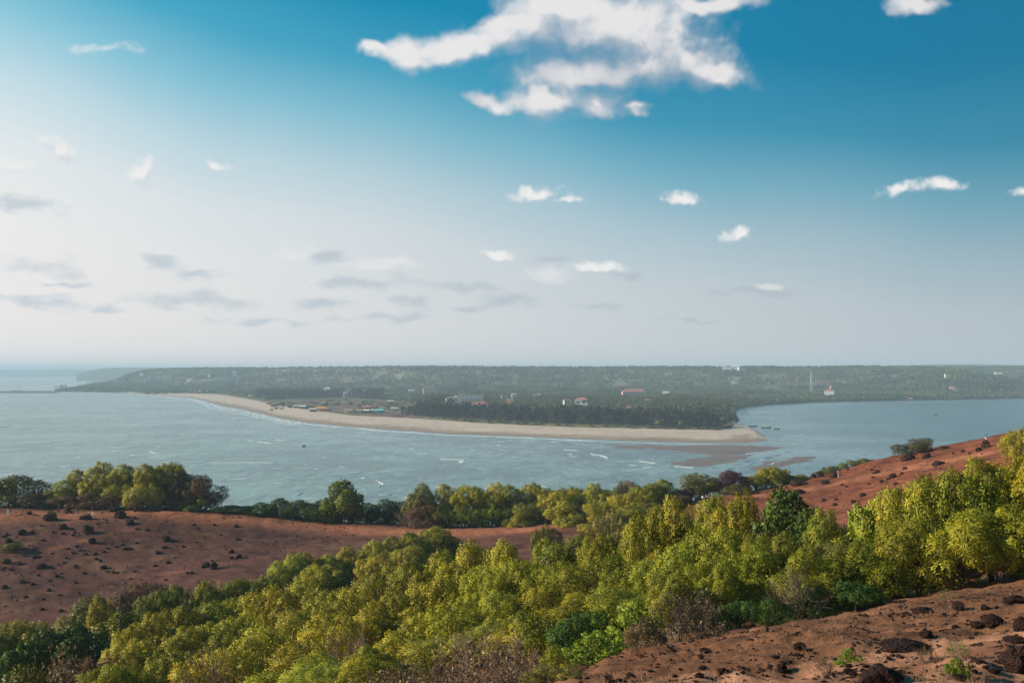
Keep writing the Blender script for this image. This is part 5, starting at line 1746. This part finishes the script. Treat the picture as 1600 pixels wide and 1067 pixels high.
rest = ~casz & ~palmz
scatter('far_woods', far_round, cs[rest], sc_[rest] * .9, 'mixed wood covering the far shore', 3)
x, yv, pxv = far_points(52000, -60, 1720, 2700, 4500)
d = sdf(x, yv); z = far_z(x, yv, pxv)
nn_ = fbm(x / 130, yv / 220, 4, 51) * .6 + fbm(x / 45, yv / 80, 4, 52)
ok = (d > 12) & keep_clear(x, yv) & (nn_ < fr.uniform(-.1, .55, len(x)))
x, yv, z = x[ok], yv[ok], z[ok]
big = fr.uniform(0, 1, len(x)) < .45
cs = np.stack([x, yv, z - .5], -1)
scatter('hill_woods', far_round, cs[big], fr.uniform(.4, .95, big.sum()), 'trees covering the far ridge', 4)
scatter('hill_scrub', far_scrub, cs[~big], fr.uniform(.6, 1.3, (~big).sum()), 'scrub covering the far ridge', 5)


# ------------------------------------------------------------------ boats
def boat(px, py, L, label, canopy=False, rz=0.0, group=None):
    p = on_level(px, py)
    root = link('boat', None, loc=(p.x, p.y, 0))
    root.rotation_euler = (0, 0, rz)
    V, n = [], 13
    for i in range(n):
        t = i / (n - 1) * 2 - 1
        w_ = L * .11 * (1 - abs(t) ** 2.6) + .04; sh = 1.0 + .7 * abs(t) ** 3
        xx = t * L / 2
        V += [(xx, -w_, sh), (xx * .96, -w_ * .75, .25), (xx * .92, 0, -.25), (xx * .96, w_ * .75, .25), (xx, w_, sh), (xx * .95, w_ * .8, sh - .1), (xx * .9, 0, .35), (xx * .95, -w_ * .8, sh - .1)]
    Q = grid_faces(n, 8, True)
    hull = mesh_np('hull', V, Q, None, WM['dark'])
    link('hull', hull, root)
    sb_ = MB().box(-.15, .15, -L * .09, L * .09, .72, .82).mesh('bench', WM['thatch'])
    for t in (-.5, -.15, .2, .5):
        link('bench', sb_, root, loc=(t * L / 2, 0, 0))
    if canopy:
        for sx_ in (-.2, .25):
            for sy_ in (-1, 1):
                link('post', MB().tube([(0, 0, .6), (0, 0, 2.5)], .06, 5).mesh('post', WM['steel']), root, loc=(sx_ * L, sy_ * L * .08, 0))
        link('canopy', MB().box(-.28 * L, .33 * L, -L * .11, L * .11, 2.5, 2.62).mesh('canopy', WM['sheet']), root)
    return tag(root, label, 'boat', group)


boat(1176, 666.5, 11, 'dark wooden boat moored closest to the sand spit', False, .1)
boat(1197, 668.8, 11.5, 'long dark boat with a pale awning moored off the spit', True, -.05)
boat(1214, 670.5, 6.5, 'shortest dark boat moored furthest off the spit', False, -.2)
boat(1462, 648, 6, 'tiny boat alone out on the river', True, .05)
boat(475, 697.5, 3.5, 'dark little boat bobbing in the waves', False, 1.0)


# ------------------------------------------------------------------ people
SKINM = plain('skin', (.22, .11, .07), .6, .1)
HAIRM = plain('hair', (.012, .010, .009), .6, .1)
CL = {}


def cloth(c):
    if c not in CL:
        rgb = {'white': (.75, .75, .74), 'black': (.015, .015, .018), 'blue': (.10, .16, .30), 'grey': (.22, .22, .24), 'red': (.45, .02, .02), 'pink': (.66, .42, .38), 'navy': (.02, .03, .08), 'tan': (.34, .25, .16), 'lilac': (.45, .38, .55), 'khaki': (.2, .16, .1)}[c]
        CL[c] = plain('cloth_' + c, rgb, .85, .15, 6)
    return CL[c]


POSES = {
    'walk': dict(j={'pelvis': (0, 0, .95), 'chest': (0, .02, 1.30), 'neck': (0, .03, 1.47), 'head': (0, .05, 1.60), 'crown': (0, .05, 1.70),
                    'shl': (-.19, .02, 1.40), 'ell': (-.24, .12, 1.13), 'hal': (-.22, .28, .93), 'shr': (.19, .02, 1.40), 'elr': (.25, -.10, 1.14), 'har': (.24, -.12, .88),
                    'hpl': (-.10, 0, .90), 'knl': (-.11, -.06, .50), 'anl': (-.11, -.34, .12), 'tol': (-.11, -.26, .03), 'hpr': (.10, 0, .90), 'knr': (.11, .20, .50), 'anr': (.11, .28, .08), 'tor': (.11, .45, .03)}),
    'stand': dict(j={'pelvis': (0, 0, .95), 'chest': (0, 0, 1.30), 'neck': (0, 0, 1.47), 'head': (0, .02, 1.60), 'crown': (0, .02, 1.70),
                     'shl': (-.19, 0, 1.40), 'ell': (-.26, -.02, 1.12), 'hal': (-.25, .08, .87), 'shr': (.19, 0, 1.40), 'elr': (.27, .02, 1.13), 'har': (.20, .22, 1.05),
                     'hpl': (-.10, 0, .90), 'knl': (-.12, .02, .49), 'anl': (-.13, -.02, .08), 'tol': (-.15, .14, .03), 'hpr': (.10, 0, .90), 'knr': (.12, .02, .49), 'anr': (.13, -.02, .08), 'tor': (.16, .14, .03)}),
    'sit': dict(j={'pelvis': (0, 0, .12), 'chest': (0, .05, .50), 'neck': (0, .08, .67), 'head': (0, .11, .80), 'crown': (0, .11, .90),
                   'shl': (-.19, .06, .60), 'ell': (-.26, .16, .36), 'hal': (-.14, .38, .26), 'shr': (.19, .06, .60), 'elr': (.26, .16, .36), 'har': (.14, .38, .26),
                   'hpl': (-.10, .06, .10), 'knl': (-.13, .46, .14), 'anl': (-.12, .52, -.28), 'tol': (-.12, .68, -.32), 'hpr': (.10, .06, .10), 'knr': (.13, .46, .14), 'anr': (.12, .50, -.28), 'tor': (.12, .66, -.32)}),
}
BONES = [('pelvis', 'chest'), ('chest', 'neck'), ('neck', 'head'), ('head', 'crown'), ('chest', 'shl'), ('shl', 'ell'), ('ell', 'hal'), ('chest', 'shr'), ('shr', 'elr'), ('elr', 'har'), ('pelvis', 'hpl'), ('hpl', 'knl'), ('knl', 'anl'), ('anl', 'tol'), ('pelvis', 'hpr'), ('hpr', 'knr'), ('knr', 'anr'), ('anr', 'tor')]
RADS = {'pelvis': (.145, .11), 'chest': (.155, .11), 'neck': (.055, .055), 'head': (.095, .105), 'crown': (.075, .08), 'sh': (.065, .065), 'el': (.045, .045), 'ha': (.038, .03), 'hp': (.095, .095), 'kn': (.06, .06), 'an': (.042, .042), 'to': (.045, .03)}
BODY_CACHE = {}


def body_mesh(pose):
    J = POSES[pose]['j']
    keys = list(J)
    me = bpy.data.meshes.new('person_body')
    me.from_pydata([J[k] for k in keys], [(keys.index(a), keys.index(b)) for a, b in BONES], [])
    ob = bpy.data.objects.new('person_body', me)
    COL.objects.link(ob)
    md = ob.modifiers.new('skin', 'SKIN')
    sv = me.skin_vertices[0].data
    for i, k in enumerate(keys):
        r = RADS.get(k) or RADS[k[:2]]
        sv[i].radius = r
    sv[keys.index('pelvis')].use_root = True
    sb = ob.modifiers.new('sub', 'SUBSURF'); sb.levels = 1; sb.render_levels = 1
    dg_ = bpy.context.evaluated_depsgraph_get()
    out = bpy.data.meshes.new_from_object(ob.evaluated_get(dg_))
    bpy.data.objects.remove(ob)
    zone = []
    JV = {k: np.array(v) for k, v in J.items()}
    for f in out.polygons:
        c = np.array(f.center)
        best, bd = None, 9
        for a, b in BONES:
            p, q = JV[a], JV[b]
            t = np.clip((c - p) @ (q - p) / ((q - p) @ (q - p)), 0, 1)
            dd = np.linalg.norm(c - p - t * (q - p))
            if dd < bd: bd, best, bt_ = dd, (a, b), t
        b = best[1]
        if b in ('chest', 'shl', 'shr', 'ell', 'elr'): z_ = 1
        elif b == 'neck': z_ = 1 if bt_ < .7 else 0
        elif b in ('hpl', 'hpr', 'knl', 'knr', 'anl', 'anr'): z_ = 2
        elif b in ('tol', 'tor'): z_ = 3
        else: z_ = 0
        if best == ('pelvis', 'chest') and bt_ < .25: z_ = 2
        zone.append(z_)
    return out, zone


def person(pos, pose, top, legs, label, rz=0.0, group=None, s=1.0):
    if pose not in BODY_CACHE: BODY_CACHE[pose] = body_mesh(pose)
    src, zone = BODY_CACHE[pose]
    me = src.copy()
    me.materials.clear()
    for m in (SKINM, cloth(top), cloth(legs), cloth('black')): me.materials.append(m)
    me.polygons.foreach_set('material_index', zone)
    me.polygons.foreach_set('use_smooth', [True] * len(zone))
    root = link('person', None, loc=pos)
    root.rotation_euler = (0, 0, rz); root.scale = (s, s, s)
    link('body', me, root)
    h = POSES[pose]['j']['head']
    bm = bmesh.new(); bmesh.ops.create_icosphere(bm, subdivisions=2, radius=.118)
    bmesh.ops.delete(bm, geom=[v for v in bm.verts if v.co.y > .05 and v.co.z < .05 or v.co.z < -.06], context='VERTS')
    hm_ = bpy.data.meshes.new('hair'); bm.to_mesh(hm_); bm.free(); hm_.materials.append(HAIRM)
    link('hair', hm_, root, loc=(h[0], h[1] - .005, h[2] + .035))
    return tag(root, label, 'person', group)


def person_at(px, py, *a, **k):
    return person(ground_hit(px, py) + Vector((0, 0, -.03)), *a, **k)


def person_by(px, Yd, *a, **k):
    x = ray(px, 776)[0] * Yd
    return person(Vector((x, Yd, gz(x, Yd) - .03)), *a, **k)


person_at(13, 806, 'walk', 'white', 'white', 'person in white walking along the ridge, nearest the left edge', rz=1.4)
person_at(16.5, 805, 'stand', 'blue', 'grey', 'person in a blue top beside the one in white at the left edge', rz=1.2)
person_at(34.5, 805, 'walk', 'grey', 'khaki', 'person with dark trousers bending forward on the ridge path', rz=1.5)
person_at(91.5, 801, 'stand', 'black', 'black', 'person in black standing by the small plant on the ridge', rz=-.4)
person_at(145, 806, 'walk', 'navy', 'white', 'person in white trousers walking past the ridge boulders', rz=-1.4)
person_at(159, 809, 'walk', 'black', 'tan', 'person in a dark top and pale trousers below the ridge boulders', rz=-1.2)
person_at(457, 823, 'walk', 'black', 'black', 'person in black walking alone on the ridge path', rz=-1.4)
person_at(1310, 747, 'stand', 'pink', 'pink', 'person in pale pink standing beside the brown boulder', rz=.8)
bh = ground_hit(1541, 699)
person((bh.x + .1, bh.y + .05, bh.z + 1.15), 'sit', 'white', 'black', 'person in a white shirt seated on the dark boulder', rz=.5, s=1.1)
person_by(1098, 196, 'stand', 'white', 'navy', 'person in white in the gathering under the trees', rz=2.8)
person_by(1104, 196, 'stand', 'lilac', 'black', 'person in lilac in the middle of the gathering', rz=3.0)
person_by(1109, 196, 'stand', 'red', 'black', 'person in a red top in the gathering under the trees', rz=-2.6)
person_by(1084, 196, 'stand', 'grey', 'black', 'person in grey left of the gathering', rz=2.2)
# a stone bench of rubble by the gathering is hidden by leaves; people far off on the sand follow
LB = 'tiny figure of a person on the far beach'
k = 0
for px, py in ((324, 632), (330, 633.5), (386, 641), (397, 642), (413, 646), (425, 648), (432, 651), (436, 652), (450, 653), (518, 657), (530, 661), (532, 663), (599, 663), (582, 659), (600, 665.5), (724, 674), (945, 678), (946, 678), (580, 655), (560, 655), (404, 641)):
    q = on_level(px, py, .8)
    person((q.x, q.y, .75 + .8 * (k % 3 == 0) * 0), 'walk' if k % 2 else 'stand', ('black', 'white', 'red', 'blue', 'navy')[k % 5], ('black', 'navy', 'grey')[k % 3], LB, rz=random.uniform(0, 6.28), group='people on the far beach')
    k += 1

# members of a small group of plants: told apart by their order from the left
ORD = ['leftmost', 'second from the left', 'third from the left', 'fourth from the left', 'fifth from the left', 'sixth from the left', 'seventh from the left', 'eighth from the left', 'ninth from the left']
GR = {}
for o in COL.objects:
    if o.parent is None and o.get('group') and o.type == 'EMPTY' and o.get('category') in ('tree', 'bush'):
        GR.setdefault(o['group'], []).append(o)
for g_, ms in GR.items():
    ms.sort(key=lambda o: o.location.x / o.location.y)
    n = len(ms)
    for i, o in enumerate(ms):
        j = n - 1 - i
        e = ORD[i] if i <= j else ORD[j].replace('left', 'right')
        o['label'] = o['label'] + ', ' + e

import sys
sys.stderr.write('PLANTS ' + ' | '.join('%s,%s Y%s %s H%.1f W%.1f' % p for p in PLOG if p[4] > 9 or p[4] < 1.0 or p[4] / p[5] > 1.9) + '\n')
